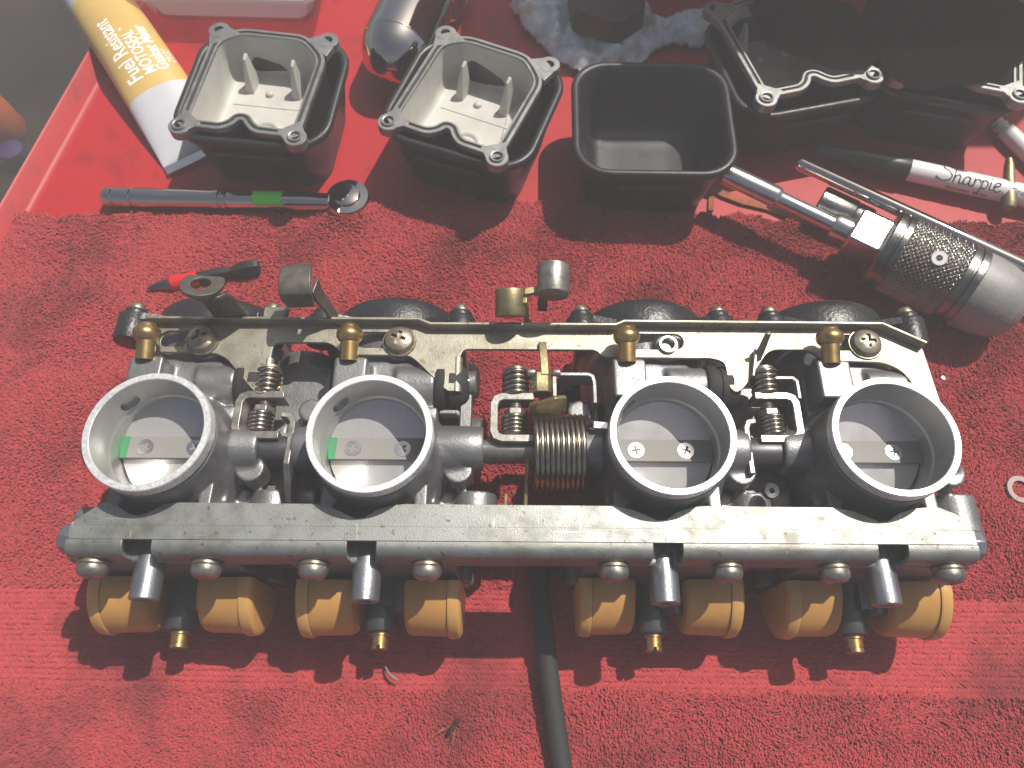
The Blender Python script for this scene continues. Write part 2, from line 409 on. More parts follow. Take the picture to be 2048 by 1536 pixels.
# border: plump slanted stitches laid in rows
bx = []; brot = []; bsc = []
rows = np.arange(band0 + .4, band1 - .4, 2.15)
for k, yy in enumerate(rows):
    xx = np.arange(-285, 290, 1.75) + (k % 2) * .9 + rng.normal(0, .12, len(np.arange(-285, 290, 1.75)))
    Y = yy + band_y(xx) + rng.normal(0, .12, len(xx))
    bx.append(np.stack([xx, Y, np.maximum(hgt(xx, Y), .3) - .05], 1))
    a = (.62 if k % 2 else -.62) + rng.normal(0, .2, len(xx))
    brot.append(np.stack([np.zeros_like(a), np.zeros_like(a), a], 1)); bsc.append(np.stack([np.full(len(xx), 1.5), np.full(len(xx), 1.5), np.full(len(xx), .7)], 1) * rng.uniform(.9, 1.1, (len(xx), 1)))
bx = np.concatenate(bx); brot = np.concatenate(brot); bsc = np.concatenate(bsc)

def loop_cloud(name, pts, rot, sc, parent, wire, shape, res):
    me = bpy.data.meshes.new(name); me.vertices.add(len(pts)); me.vertices.foreach_set('co', (pts * S).astype(np.float32).ravel())
    a = me.attributes.new('rot', 'FLOAT_VECTOR', 'POINT'); a.data.foreach_set('vector', rot.astype(np.float32).ravel())
    a = me.attributes.new('scl', 'FLOAT_VECTOR', 'POINT'); a.data.foreach_set('vector', sc.astype(np.float32).ravel())
    me.materials.append(MATS['towel'])
    o = bpy.data.objects.new(name, me); COL.objects.link(o); o.parent = parent; o['kind'] = 'stuff'
    g = bpy.data.node_groups.new(name, 'GeometryNodeTree'); g.interface.new_socket('Geometry', in_out='INPUT', socket_type='NodeSocketGeometry'); g.interface.new_socket('Geometry', in_out='OUTPUT', socket_type='NodeSocketGeometry')
    N = g.nodes; L = g.links; gi = N.new('NodeGroupInput'); go = N.new('NodeGroupOutput')
    q = N.new('GeometryNodeCurvePrimitiveBezierSegment'); q.inputs['Resolution'].default_value = res
    for i, k in enumerate(('Start', 'Start Handle', 'End Handle', 'End')): q.inputs[k].default_value = Vector(shape[i]) * S
    c = N.new('GeometryNodeCurvePrimitiveCircle'); c.inputs['Resolution'].default_value = 5; c.inputs['Radius'].default_value = wire * S
    cm = N.new('GeometryNodeCurveToMesh'); L.new(q.outputs[0], cm.inputs[0]); L.new(c.outputs[0], cm.inputs[1])
    sm = N.new('GeometryNodeSetShadeSmooth'); L.new(cm.outputs[0], sm.inputs[0])
    mt = N.new('GeometryNodeSetMaterial'); mt.inputs['Material'].default_value = MATS['towel']; L.new(sm.outputs[0], mt.inputs[0])
    ip = N.new('GeometryNodeInstanceOnPoints'); L.new(gi.outputs[0], ip.inputs['Points']); L.new(mt.outputs[0], ip.inputs['Instance'])
    ar = N.new('GeometryNodeInputNamedAttribute'); ar.data_type = 'FLOAT_VECTOR'; ar.inputs[0].default_value = 'rot'
    asx = N.new('GeometryNodeInputNamedAttribute'); asx.data_type = 'FLOAT_VECTOR'; asx.inputs[0].default_value = 'scl'
    e = N.new('FunctionNodeEulerToRotation'); L.new(ar.outputs[0], e.inputs[0]); L.new(e.outputs[0], ip.inputs['Rotation']); L.new(asx.outputs[0], ip.inputs['Scale'])
    L.new(ip.outputs[0], go.inputs[0])
    md = o.modifiers.new('loops', 'NODES'); md.node_group = g
    return o
loop_cloud('terry_loops', np.stack([px, py, pz], 1), rot, sc3, towel, .27, ((-.28, 0, -.3), (-.42, .1, 2.6), (.42, -.1, 2.6), (.28, 0, -.3)), 6)
loop_cloud('border_stitches', bx, brot, bsc, towel, .52, ((-1.0, 0, 0), (-.5, .1, .9), (.5, -.1, .9), (1.0, 0, 0)), 5)

# ------------------------------------------------------------------ carburetor bank
CX = [-129.2, -50.4, 56.9, 135.5]
bank = empty('carburetor_bank', (0, 0, 0), R(-.4), label='bank of four metal motorcycle carburetors lying on the red towel', cat='carburetors')

def crossp(L, w): return [(L, -w), (L, w), (w, w), (w, L), (-w, L), (-w, w), (-L, w), (-L, -w), (-w, -w), (-w, -L), (w, -L), (w, -w)]
def pan_head(r=6.2, h=3.6, cross=True, seg=28):
    a = M(); prof = [(r * .98, 0), (r, .5), (r * .97, 1.0), (r * .86, h * .62), (r * .62, h * .86), (r * .3, h * .98), (.01, h)]
    a.lathe(prof, seg=seg)
    b = M()
    if cross:
        b.prism(crossp(r * .49, r * .13), h - 1.5, h + 3)
        return boolmesh(a, b)
    return a.mesh('head')
HEAD = pan_head(); HEAD.name = 'pan_head'
WASH = M().lathe([(3, 0), (6.6, 0), (6.8, .3), (6.6, .9), (3, .9)], seg=28).mesh('washer_ring')
RHEAD = M().lathe([(5.0, 0), (5.35, .3), (5.4, 1.6), (5.1, 2.8), (4.2, 3.9), (2.8, 4.5), (1.2, 4.7), (1.1, 3.4), (.01, 3.4)], seg=32).mesh('rail_head')
RWASH = M().lathe([(3, 0), (5.2, 0), (5.5, .4), (5.5, 1.3), (5.1, 1.7), (3, 1.7)], seg=32).mesh('rail_washer_ring')
def flat_head(r=3.25):
    a = M(); a.lathe([(r * .7, -1.0), (r * .99, -.15), (r, .12), (r * .95, .28), (.01, .34)], seg=28); b = M()
    b.prism(crossp(r * .56, r * .15), -.6, 2)
    return boolmesh(a, b)
FLAT = flat_head(); FLAT.name = 'flat_head'
def place(name, me, loc, axis, parent, material, spin=0, **kw):
    o = obj(name, me, material, parent, **kw); o.location = Vector(loc) * S
    o.rotation_mode = 'QUATERNION'; o.rotation_quaternion = Vector(axis).normalized().to_track_quat('Z', 'Y') @ Matrix.Rotation(spin, 3, 'Z').to_quaternion()
    return o

# --- casting, fused from primitives so that every joint carries a fillet
def casting():
    m = M()
    m.lathe([(21.2, 6), (25, 6), (26, 40), (27, 54), (24.8, 62), (23.3, 66), (21.2, 66)], seg=48, closed=True)
    m.lathe([(21.2, 2.5), (30, 2.5), (30.5, 6), (27, 13), (25, 20), (21.2, 20)], seg=48, closed=True)
    m.cyl((0, 0, 18), (0, 0, 46), 24, seg=40)
    m.cyl((-33, 2.5, 60), (-22, 2.5, 60), 8.6, 9.6); m.cyl((22, 2.5, 60), (33, 2.5, 60), 9.6, 8.6)           # shaft bosses
    m.cyl((0, 26, 36), (0, 57, 36), 26.5, 28.5, 48)                                                          # diaphragm chamber
    m.box((0, 54.5, 36), (60, 5, 52)); 
    for sx in (-1, 1):
        for z in (61, 11): m.cyl((sx * 28.5, 49, z), (sx * 28.5, 58, z), 5.6)
    m.box((0, 24, 48), (40, 20, 26)); m.box((-2, 30, 60), (30, 16, 10))
    m.box((-12, 27, 66), (13, 16, 18)); m.box((-12, 33, 70.5), (11, 5, 8.5))                                # nipple boss
    m.cyl((4, 29.5, 59.5), (20, 29.5, 59.5), 8.4); m.box((11, 28, 56), (16, 14, 12))                             # choke boss
    m.cyl((5.2, 45.5, 50), (5.2, 45.5, 67), 5.2); m.box((5, 42, 56), (12, 10, 14))                           # bracket screw boss
    m.box((-6, 38, 60), (14, 9, 8))
    m.box((0, -22, 42), (44, 30, 34)); m.box((0, -37, 39), (60, 9, 46))                                      # float chamber side
    for sx in (-1, 1):
        m.cyl((sx * 20.3, -40, 62), (sx * 20.3, -24, 62), 6.2); m.cyl((sx * 29, -41, 17), (sx * 29, -32, 17), 6)
        m.box((sx * 20, -26, 56), (10, 14, 12))
    m.box((17, -24, 61), (5, 22, 13)); m.box((-17, -24, 61), (5, 20, 10))
    m.cyl((36, -12, 47), (36, -30, 47), 9); m.box((29, -20, 44), (18, 18, 14))                               # lump beside the lower flange
    m.cyl((-36, -24, 50), (-24, -24, 50), 6); m.cyl((24, 14, 40), (38, 14, 40), 10)
    m.cyl((30, -6, 53), (30, -6, 63), 5.5)
    m.box((-28, 16, 46), (12, 20, 16)); m.cyl((-30, 20, 48), (-30, 20, 58), 5)
    m.box((14, 14, 60), (14, 10, 8))
    return remesh(m, .75, 7, 'casting')
CAST = casting(); CAST.materials.append(MATS['cast'])

def spigot_mesh():
    a = M(); a.lathe([(19.9, 85.7), (20.2, 86), (22.2, 86), (22.5, 85.6), (22.5, 81.2), (22.1, 80.8), (22.1, 79.6), (22.6, 79.0), (22.7, 70), (23.4, 66.5), (24.4, 64), (21, 60), (21, 48), (19.3, 48), (19.3, 71.5), (19.9, 72.3)], seg=96, closed=True)
    b = M(); d = Vector((-.68, .73, 0)); b.cyl(d * 15 + Vector((0, 0, 76.2)), d * 21.6 + Vector((0, 0, 76.2)), 3.7, seg=24)
    me = boolmesh(a, b); me.name = 'spigot'; return me
SPIG = spigot_mesh()
for mn in ('machined', 'rim', 'cast'): SPIG.materials.append(MATS[mn])
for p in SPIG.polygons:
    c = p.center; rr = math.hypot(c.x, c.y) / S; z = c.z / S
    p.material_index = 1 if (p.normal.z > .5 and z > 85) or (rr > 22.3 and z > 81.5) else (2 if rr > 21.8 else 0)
PLATE = M().lathe([(19.15, -.7), (19.2, 0), (19.15, .7), (.01, .7)], seg=72).mesh('throttle_plate'); PLATE.materials.append(MATS['plate'])
BAR = M(); pts = []
for k in range(17):
    a = R(-13.2 + 26.4 * k / 16); pts.append((19.2 * math.cos(a), 19.2 * math.sin(a)))
pts = pts + [(-x, -y) for x, y in pts]
BAR.prism(pts, 0, 1.6); BARM = BAR.mesh('shaft_bar')
GREENM = M(); gp = [(-19.25 * math.cos(R(-13.1 + 26.2 * k / 8)), 19.25 * math.sin(R(-13.1 + 26.2 * k / 8))) for k in range(9)]
GREENM.prism(gp + [(-16.1, 4.25), (-16.4, -4.25)], 0, .06); GREENM = GREENM.mesh('paint_mark')

NIPM = M().lathe([(1.9, 14.6), (2.2, 14.8), (2.9, 14.4), (3.4, 13.6), (3.6, 13.0), (4.9, 11.9), (5.2, 10.6), (5.1, 9.3), (4.3, 8.0), (3.55, 7.4), (3.5, 0), (1.9, 0)], seg=32, closed=True).mesh('nipple')
COVER = M(); 
COVER.lathe([(28.6, 0), (28.8, 1), (28.6, 8.5), (27.6, 11.2), (25.4, 13.2), (20, 14.2), (.01, 14.4)], (0, 57.2, 36), (0, 1, 0), 64)
for sx in (-1, 1):
    for z in (61, 11):
        COVER.rcyl((sx * 28.5, 48, z), (sx * 28.5, 60, z), 6.3, .5); COVER.rcyl((sx * 28.5, 59, z), (sx * 28.5, 63, z), 4.6, .5)
        COVER.loft([[(sx * 28.5 + 4.5 * sx, 57, z), (sx * 24, 57, z + (4.6 if z > 30 else -4.6)), (sx * 14, 57, 36 + (26 if z > 30 else -26)), (sx * 28, 57, 36 + (8 if z > 30 else -8))],
                    [(sx * 28.5 + 4.5 * sx, 60, z), (sx * 24, 60, z + (4.6 if z > 30 else -4.6)), (sx * 14, 60, 36 + (26 if z > 30 else -26)), (sx * 28, 60, 36 + (8 if z > 30 else -8))]])
COVM = COVER.mesh('cover')
SMALLHEAD = M().lathe([(3.6, 0), (3.7, .8), (3.1, .9), (3.0, 2.2), (2.5, 3.2), (1.6, 3.7), (1.1, 3.8), (1.0, 2.6), (.01, 2.6)], seg=24).mesh('small_head')
POSTM = M().lathe([(2.6, 20), (4.9, 20), (5.2, 19.6), (5.3, 10), (5.1, 3), (4.2, .6), (2.2, .2), (2.2, 14)], seg=32, closed=True).mesh('post')
TOWER = M(); TOWER.lathe([(7.2, 0), (6.6, 9), (6.4, 18.6), (5.9, 19.4), (.01, 19.4)], (-1, -41, 24), (0, -1, 0), 28); TOWER.box((6, -46, 27), (12, 12, 14)); TOWER.cyl((7, -41, 30), (7, -54, 30), 5); TOWM = TOWER.mesh('tower')
def jet_mesh():
    a = M(); a.lathe([(4.2, 0), (4.2, 3.4), (3.4, 3.6), (3.3, 5.1), (4.1, 5.4), (4.1, 6.3), (3.5, 6.6), (3.4, 9.2), (3.15, 9.4), (3.15, 9.8), (3.4, 10), (3.4, 11.3), (3.1, 11.6), (.01, 11.6)], seg=28)
    b = M(); b.box((0, 0, 11.6), (9, 1.4, 3)); return boolmesh(a, b)
JETM = jet_mesh(); JETM.name = 'jet'
def float_mesh(sx):
    m = M(); rings = []
    for x, k in ((9.5, .86), (10.3, .96), (12, 1), (26, 1.02), (26.3, 1.0)):
        rg = []
        for j in range(33):
            a = R(100 + 160 * j / 32); rg.append((sx * x, -43.4 + 18.0 * k * math.cos(a), 27 + 17 * k * math.sin(a)))
        rg += [(sx * x, -43.2, 27 - 16.7 * k), (sx * x, -43.2, 27 + 16.7 * k)]
        rings.append(rg)
    m.loft(rings); return m.mesh('float_half')
def lip_mesh(sx):
    m = M(); rings = []
    for x, k in ((26.2, 1.0), (26.3, 1.055), (27.2, 1.075), (30.3, 1.05), (31.2, .98), (31.4, .90)):
        rg = []
        for j in range(33):
            a = R(100 + 160 * j / 32); rg.append((sx * x, -43.4 + 18.0 * k * math.cos(a), 27 + 17 * k * math.sin(a)))
        rg += [(sx * x, -43.2, 27 - 16.7 * k), (sx * x, -43.2, 27 + 16.7 * k)]
        rings.append(rg)
    m.loft(rings); return m.mesh('float_lip')
FL = {s: float_mesh(s) for s in (-1, 1)}; LP = {s: lip_mesh(s) for s in (-1, 1)}
BOOT = M().lathe([(9, 0), (9.6, .8), (9.6, 3.6), (8.4, 4), (8.4, 5.2), (9, 5.6), (9, 9.5), (7.4, 12), (5.6, 13.2), (.01, 13.4)], seg=32).mesh('boot')

for i, cx in enumerate(CX):
    body = obj('carburetor_body', CAST, None, bank, angle=60); body.location = (cx * S, 0, 0)
    obj('spigot', SPIG, None, body, angle=30)
    th = R(18)
    pl = obj('throttle_plate', PLATE, None, body, angle=40); pl.location = (0, 1.2 * S, 63 * S); pl.rotation_euler = (th, 0, 0); pl.scale = (1, 1.04, 1)
    bar = obj('throttle_shaft', BARM, 'shaftbar', body, bevel=.25); bar.location = (0, 1.2 * S, 63.6 * S)
    for sx in (-10, 8.9):
        sc = place('shaft_screw', FLAT, (sx, 1.2, 65.1), (0, 0, 1), body, 'satinchrome', spin=R(20 * i + 3 * sx), angle=30)
    if i < 2:
        g = obj('paint_mark', GREENM, 'green', body, smooth=False); g.location = (0, 1.2 * S, 65.22 * S)
    place('brass_nipple', NIPM, (-12.8, 33.5, 74.6 if i else 74.6), (0, 1, .30), body, 'brass', angle=50)
    obj('diaphragm_cover', COVM, 'cap', body, angle=42)
    for sx in (-1, 1):
        place('cover_screw', SMALLHEAD, (sx * 28.5, 63, 61), (0, 1, 0), body, 'screw')
    place('fuel_post', POSTM, (-1.8, -34.2, 58), (0, -1, 0), body, 'post', angle=35)
    obj('jet_tower', TOWM, 'darkcast', body)
    place('main_jet', JETM, (-1, -55.4, 23.5), (0, -1, 0), body, 'brass', spin=R((5, 90, 90, 150)[i]), angle=35)
    for sx in (-1, 1):
        fo = obj('float', FL[sx], 'floatorange', body, angle=45)
        lo = obj('float_lip', LP[sx], 'floatlip', body, angle=45)
        dy = [0, -.6, .5, .2][i]; fo.location = lo.location = (0, dy * S, 0)
    if i in (0, 1, 2): place('choke_boot', BOOT, (20, 29.5, 59.5), (1, 0, 0), body, 'rubber')

# --- choke bracket: slotted zinc plate, folded up along its far edge
outl = [(-147, 53.2), (-146, 42.2), (-143, 40.6), (-118, 40.2), (-113, 37.6), (-101, 24.2), (-99, 22.8), (-96.2, 22.8), (-96.2, 38), (-95.8, 45.2), (-73, 45.2), (-67, 39.8), (-41, 39.6), (-37.5, 36.8),
        (-26.5, 25.4), (-25, 24.2), (-21.8, 24.2), (-21.6, 37), (-20, 42.6), (33, 42.6), (36, 39.4), (79, 39.2), (84, 37.5), (84.8, 26), (87, 24.2), (90, 26.4), (102, 43.2), (118, 43.2), (123, 38.6), (133, 38.2), (146, 38), (153, 34.5), (156.5, 28), (157.5, 18), (165, 18), (163.2, 43.8), (147.5, 52.6), (44.5, 53.0), (41, 51.4), (-32.5, 51.2), (-37.5, 53.4)]
radii = [.8, 1.5, 2, 2.5, 4, 2, 2, 1, 5, 6, 3, 3, 2.5, 3, 1.5, 1.5, 1.5, 4, 5, 3, 3, 3, 2.5, 1.5, 1.5, 2, 4, 3, 3, 3, 5, 4, 3, 1, 1, 1, 2, 1.5, 1.5, 1.5, 1.5]
outl = round_poly(outl, radii, 5)
slots = []
for i, cx in enumerate(CX):
    slots.append(slot(cx - 9.0, cx + 8.0, 46.3, 3.7))
BR = curve_plate(outl, slots, 66.6, 68.2, .2)
bracket = obj('choke_bracket', BR, 'zinc', bank, angle=40)
m = M(); m.strip([(-147, 53.4, 70.4), (-37.6, 53.5, 70.4), (-32.8, 51.4, 70.4), (41, 51.5, 70.4), (44.5, 53.1, 70.4), (147.2, 52.7, 70.4), (163, 44.0, 70.4)], (0, 0, 1), 5.2, 1.3)
m.build('folded_edge', 'zinc', bracket, bevel=.35)
for i, cx in enumerate(CX):
    if i == 2:
        m = M(); m.lathe([(2.5, 0), (3.9, 0), (3.9, 4.4), (3.6, 4.7), (2.7, 4.7), (2.5, 4.4)], (cx + 5, 44.6, 65), (0, 0, 1), 32, closed=True); m.build('threaded_sleeve', 'satinchrome', bracket)
        continue
    place('bracket_washer', WASH, (cx + 5.1, 45.4, 68.22), (0, 0, 1), bracket, 'screw')
    place('bracket_screw', HEAD, (cx + 5.1, 45.4, 69.0), (0, 0, 1), bracket, 'screw', spin=R(25 + 50 * i), angle=30)
# short brass pins where the plunger arms end
for x, y in ((-95.5, 26.5), (-21.0, 30), (85, 28)):
    m = M(); m.rcyl((x - 3, y, 64), (x + 4, y, 64), 1.6, .3); m.build('plunger_pin', 'brass', bracket)
for x, y in ((-96.8, 31), (-21.9, 32)):
    m = M(); m.lathe([(.01, 0), (2, 0), (2, 15), (.01, 15)], (x, y - 8, 66.4), (0, 1, 0), 16); m.build('folded_side', 'zinc', bracket)
# lever plate standing at the third plunger arm
m = M(); m.strip([(96, 37, 66), (97.4, 41, 74), (98, 43.5, 81)], (1, .5, 0), [4.5, 3.2, 1.9], 1.5); m.build('lever_tab', 'steel', bracket, bevel=.3)
m = M(); m.strip([(93.5, 30, 69), (96, 42, 70)], (0, 0, 1), 4, 1.2); m.build('lever_tab', 'steel', bracket, bevel=.3)

# --- lower rail: pressed channel with scallops under each spigot and cut-outs for the fuel posts
far = [(-157, -32), (-155.5, -29.5), (-148, -23.5)]
for cx in CX:
    c = cx - 3.6
    if cx == CX[0]: far += [(c - 13, -22.4), (c - 8, -23.6), (c - 4, -26.2), (c, -27.2), (c + 3.5, -26.0), (c + 9, -22.6), (c + 14, -22.2)]
    else: far += [(c - 17, -22.4), (c - 10, -23.8), (c - 5, -26.0), (c - 1.5, -27.6), (c + 1.5, -27.4), (c + 6, -24.4), (c + 12, -22.6), (c + 16, -22.2)]
far += [(152, -22.0), (158, -24.5), (162, -29.0), (163.2, -32)]
strip0 = far + [(163.2, -30.4), (-156.4, -30.4)]
far2 = [p for p in far if p[1] > -30.3]
poly = [(-156.2, -30.3)] + far2 + [(162.4, -30.3)]
RL = curve_plate(list(reversed(poly)), [], 69.9, 71.7, .15)
rail = obj('rail', RL, 'railmetal', bank, angle=40)
cuts = [(cx - 2.2 - 5.0, cx - 2.2 + 5.3) for cx in CX]
segs = []; x0 = -156.4
for a, b in cuts: segs.append((x0, a)); x0 = b
segs.append((x0, 163.4))
m = M()
m.box((3.5, -32.85, 70.8), (319.2, 5.1, 1.7))
m.build('rail_web', 'railmetal', rail, bevel=.12)
for a, b in segs:
    path = [(0, -35.4, 70.8), (0, -36.8, 70.8), (0, -38.4, 70.4), (0, -39.5, 69.4), (0, -40.1, 67.9), (0, -40.2, 65), (0, -40.2, 57)]
    m = M(); rings = []
    P = [Vector(p) for p in path]
    for k in range(len(P)):
        t = (P[min(k + 1, len(P) - 1)] - P[max(k - 1, 0)]).normalized(); nn = Vector((0, -t.z, t.y)) * .85
        rings.append([(a, *(P[k] + nn).yz), (b, *(P[k] + nn).yz), (b, *(P[k] - nn).yz), (a, *(P[k] - nn).yz)])
    m.loft(rings); m.build('rail_flange', 'railmetal', rail, bevel=.25, angle=50)
for i, cx in enumerate(CX):
    for sx in (-1, 1):
        place('rail_washer', RWASH, (cx + sx * 20.3, -41.0, 62.2), (0, -1, 0), rail, 'screw')
        place('rail_screw', RHEAD, (cx + sx * 20.3, -42.7, 62.2), (0, -1, 0), rail, 'steel', spin=R(37 * i + 60 * sx), angle=30)
for x, sgn in ((-157, -1), (164, 1)):
    m = M(); m.lathe([(5.6, 0), (5.8, .6), (5.8, 5.2), (5.2, 6.2), (2.8, 6.4), (2.7, 3), (.01, 3)], (x, -33, 61), (sgn, 0, 0), 8); m.cyl((x - sgn * 8, -30, 60), (x + sgn * 2.2, -30, 60), 6.2, 5.6)
    m.build('end_plug', 'post', rail, bevel=.4)
for x in (96.5,):
    m = M(); m.lathe([(1.0, .6), (1.0, 2.4), (2.6, 2.6), (3, 2), (3.2, 0), (.01, 0), (.01, .6)], (x, -13.5, 62), (0, -.25, 1), 24); m.build('bleed_screw', 'darkcast', bank)

# --- dark castings that close the gap between each outer pair of bodies
for xm in (-89.8, 96.2):
    m = M(); m.box((xm, 4, 36), (27, 80, 24)); m.cyl((xm, 34, 36), (xm, 52, 36), 11, 13); m.cyl((xm - 13, -12, 40), (xm + 13, -12, 40), 9); m.cyl((xm - 6, 8, 44), (xm - 6, 8, 50), 7); m.box((xm + 4, 26, 44), (14, 12, 8))
    me = remesh(m, .9, 6, 'spacer'); obj('spacer_casting', me, 'cast', bank, angle=60)

# --- throttle shaft and linkage between the carburetors
m = M(); m.rcyl((-97, 2, 60.5), (-82, 2, 60.5), 5.2); m.rcyl((-110, 2, 60.5), (-96, 2, 60.5), 7); m.build('shaft_coupling', 'darkcast', bank)
m = M(); m.lathe([(8.9, 0), (9.1, .6), (8.8, 16), (8.6, 21), (8.0, 22)], (-33, 3, 60.5), (1, 0, 0), 40); m.build('shaft_boss', 'cast', bank)
m = M(); m.rcyl((-14, 2.5, 60), (42, 2.5, 60), 4.4); m.build('throttle_rod', 'steel', bank)
m = M(); m.rcyl((86, 2, 60.5), (108, 2, 60.5), 6); m.build('shaft_coupling', 'darkcast', bank)

def adjuster(xl, xr, xs, y0, y1, z, colr):
    root = empty('idle_adjuster', parent=bank)
    s = 1 if xr > xl else -1
    path = [(xr, y1, z), (xl + s * 3.4, y1, z), (xl + s * 1.0, y1 - .9, z), (xl, y1 - 3.2, z), (xl, y0 + 3.2, z), (xl + s * 1.0, y0 + .9, z), (xl + s * 3.4, y0, z), (xr, y0, z)]
    m = M(); m.strip(path, (0, 0, 1), 8.5, 3.1); m.build('yoke', colr, root, bevel=.35)
    m = M(); helix((xs, y1 + 1.6, z + .4), (0, 1, .03), 4.5, 9.5, 4.4, 1.05, 8, 20, m); m.build('upper_spring', 'spring', root, angle=80)
    m = M(); helix((xs - .6 * s, y0 + 2.2, z + .2), (0, 1, 0), 4.2, 7.6, 4.5, .9, 8, 20, m); m.build('lower_spring', 'spring', root, angle=80)
    a = M(); a.lathe([(2.3, y0 - 1 - y0), (2.3, y1 + 8 - y0)], (xs, y0, z), (0, 1, 0), 20)
    k = 0
    while k < 5: a.lathe([(2.3, 0), (2.75, .35), (2.3, .7)], (xs, y1 - 5.4 + k * .75, z), (0, 1, 0), 20); k += 1
    a.build('adjuster_stem', 'steel', root)
    h = M(); h.lathe([(2, 0), (4.4, .3), (4.7, 1.2), (4.5, 2.6), (3.4, 3.4), (.01, 3.5)], seg=28); c = M(); c.box((0, 0, 3.6), (12, 1.2, 2.2))
    hm = boolmesh(h, c); place('adjuster_head', hm, (xs, y1 + 10.6, z), (0, 1, 0), root, 'screw', spin=R(88))
    m = M(); m.lathe([(4.4, 0), (4.4, 2.6)], (xs - .2 * s, y0 + 10.2, z), (0, 1, 0), 6); m.build('adjuster_nut', colr, root, bevel=.3)
    return root
adjuster(-105.6, -88.5, -96.9, 5.6, 22.4, 63.5, 'steel')
adjuster(-7.0, 8.4, 1.3, 4.9, 22.2, 63.5, 'steel')
adjuster(109.6, 94.0, 99.8, 5.4, 23.2, 63.5, 'steel')
# flat levers on the shaft
m = M(); m.strip([(-89, 14.5, 63), (-86, 14.2, 62.6), (-84.2, 12, 62), (-84, -6, 60), (-84.4, -18, 54)], (0, 0, 1), [8, 8, 9, 16, 8], 2.4); m.build('lever_plate', 'steel', bank, bevel=.4)
m = M(); m.strip([(93.4, 13, 63), (90.6, 12.6, 62.6), (89.6, 10, 62), (89.8, -8, 59)], (0, 0, 1), [8, 8, 9, 14], 2.2); m.build('lever_plate', 'steel', bank, bevel=.4)
m = M(); m.strip([(-2.2, -12.5, 50), (-2.4, -20, 51.5), (-.5, -21.6, 52), (3.4, -21.6, 52), (5.2, -20, 52.5), (5.6, -8, 56), (6.4, 3, 60)], (0, 0, 1), 7.5, 1.5); m.build('fork_plate', 'olive', bank, bevel=.3)
m = M(); m.strip([(-29, 19, 57), (-22, 19, 57), (-20, 17.5, 57), (-19.8, 10, 57)], (0, 0, 1), 5, 2); m.box((-18.4, 22, 57), (4.6, 20, 7)); m.cyl((-21, 31, 60), (-14.5, 31, 60), 5); m.build('choke_lever', 'cast', bank, bevel=.5)
# wide torsion spring
m = M(); helix((8.8, 2.2, 58.5), (1, 0, 0), 14.4, 19.6, 10.2, .98, 8, 44, m); 
m.build('return_spring', 'spring', bank, angle=80)
m = M(); m.cyl((9.5, 2.2, 58.5), (28, 2.2, 58.5), 12.2, seg=36); m.build('spring_drum', 'darkcast', bank)
m = M(); m.strip([(28.5, 12.5, 66), (31, 9, 70.8), (36, 8.6, 70.8)], (0, 1, 0), [4, 3, 3], 1.6); m.build('spring_tail', 'satinchrome', bank, bevel=.3)
# cable clevis above the spring
m = M(); m.lathe([(4.6, 0), (4.8, .5), (4.8, 8), (4.4, 8.6), (.01, 8.6)], (11.5, 23.5, 66), (0, 1, .1), 6); m.build('cable_clevis', 'olive', bank, bevel=.4)
m = M(); m.strip([(12.6, 30, 70.5), (12.2, 37, 71.2), (11.8, 45, 69)], (1, 0, 0), 3.2, 1.4); m.build('clevis_blade', 'olive', bank, bevel=.3)
m = M(); m.strip([(16.4, 32.8, 63), (16.4, 22, 63)], (0, 0, 1), 11, 1.6); m.rcyl((15.6, 32, 68.3), (18.8, 32, 68.3), 1.6, .3); m.rcyl((5.8, 32, 68.3), (9, 32, 68.3), 1.6, .3); m.build('clevis_cheek', 'steel', bank, bevel=.3)
m = M(); m.strip([(6.5, 17.5, 66.5), (11, 16.2, 69), (16, 17, 70), (20.5, 18.8, 69)], (0, .3, 1), [6, 9, 11, 8], 1.8); m.build('quadrant', 'olive', bank, bevel=.4)
m = M(); m.strip([(18.5, 32.5, 62), (30, 32.5, 62), (31.6, 31.6, 62), (32.2, 29, 62), (32.2, 20, 62)], (0, 0, 1), 9, 1.6); m.build('cable_stop', 'cast', bank, bevel=.3)
m = M(); m.strip([(102, 31, 64), (110, 31, 64), (111.5, 29.5, 64), (111.5, 22, 64)], (0, 0, 1), 7, 1.5); m.build('cable_stop', 'cast', bank, bevel=.3)

# --- sheet-metal tabs and cable barrels standing on the far side
tab = curve_plate(round_poly([(-7.6, 7), (6.8, 8.2), (7.8, 1.5), (5.2, -3.6), (.5, -5.6), (-4.6, -4.6), (-7.8, 0)], 2.6, 4), [circ(-.6, 2.4, 3.9, 28)], -.8, .8, .2)
clip = empty('cable_clip', parent=bank)
o = obj('ring_plate', tab, 'tabsteel', clip, angle=40); o.location = (-117.6 * S, 54.5 * S, 92.5 * S); o.rotation_euler = (R(-24), R(6), R(-4))
m = M(); m.strip([(-115.3, 51, 90.8), (-114.4, 53.6, 89.2), (-113.6, 54.5, 86), (-113.4, 54.8, 78), (-113.2, 54.6, 69)], (1, .05, 0), [9, 11, 12.5, 13, 13], 1.6); m.build('clip_arm', 'tabsteel', clip, bevel=.35)
hook = empty('cable_hook', parent=bank)
m = M(); m.strip([(-82.8, 66.5, 90), (-82.6, 63.8, 92.6), (-82.4, 60, 93.4), (-82.2, 55.6, 93), (-82, 53.4, 91.4), (-82, 52.8, 88.6), (-82, 53.6, 82)], (1, .06, 0), [10.5, 11.6, 12, 12, 12, 12, 10], 1.6); m.build('hook_plate', 'tabsteel', hook, bevel=.35)
m = M(); m.strip([(-75.8, 58, 90), (-75.6, 57.4, 84), (-73.6, 56.4, 77), (-71.8, 55, 69)], (.2, 1, 0), [7, 6, 5, 5], 1.5); m.build('hook_arm', 'tabsteel', hook, bevel=.3)
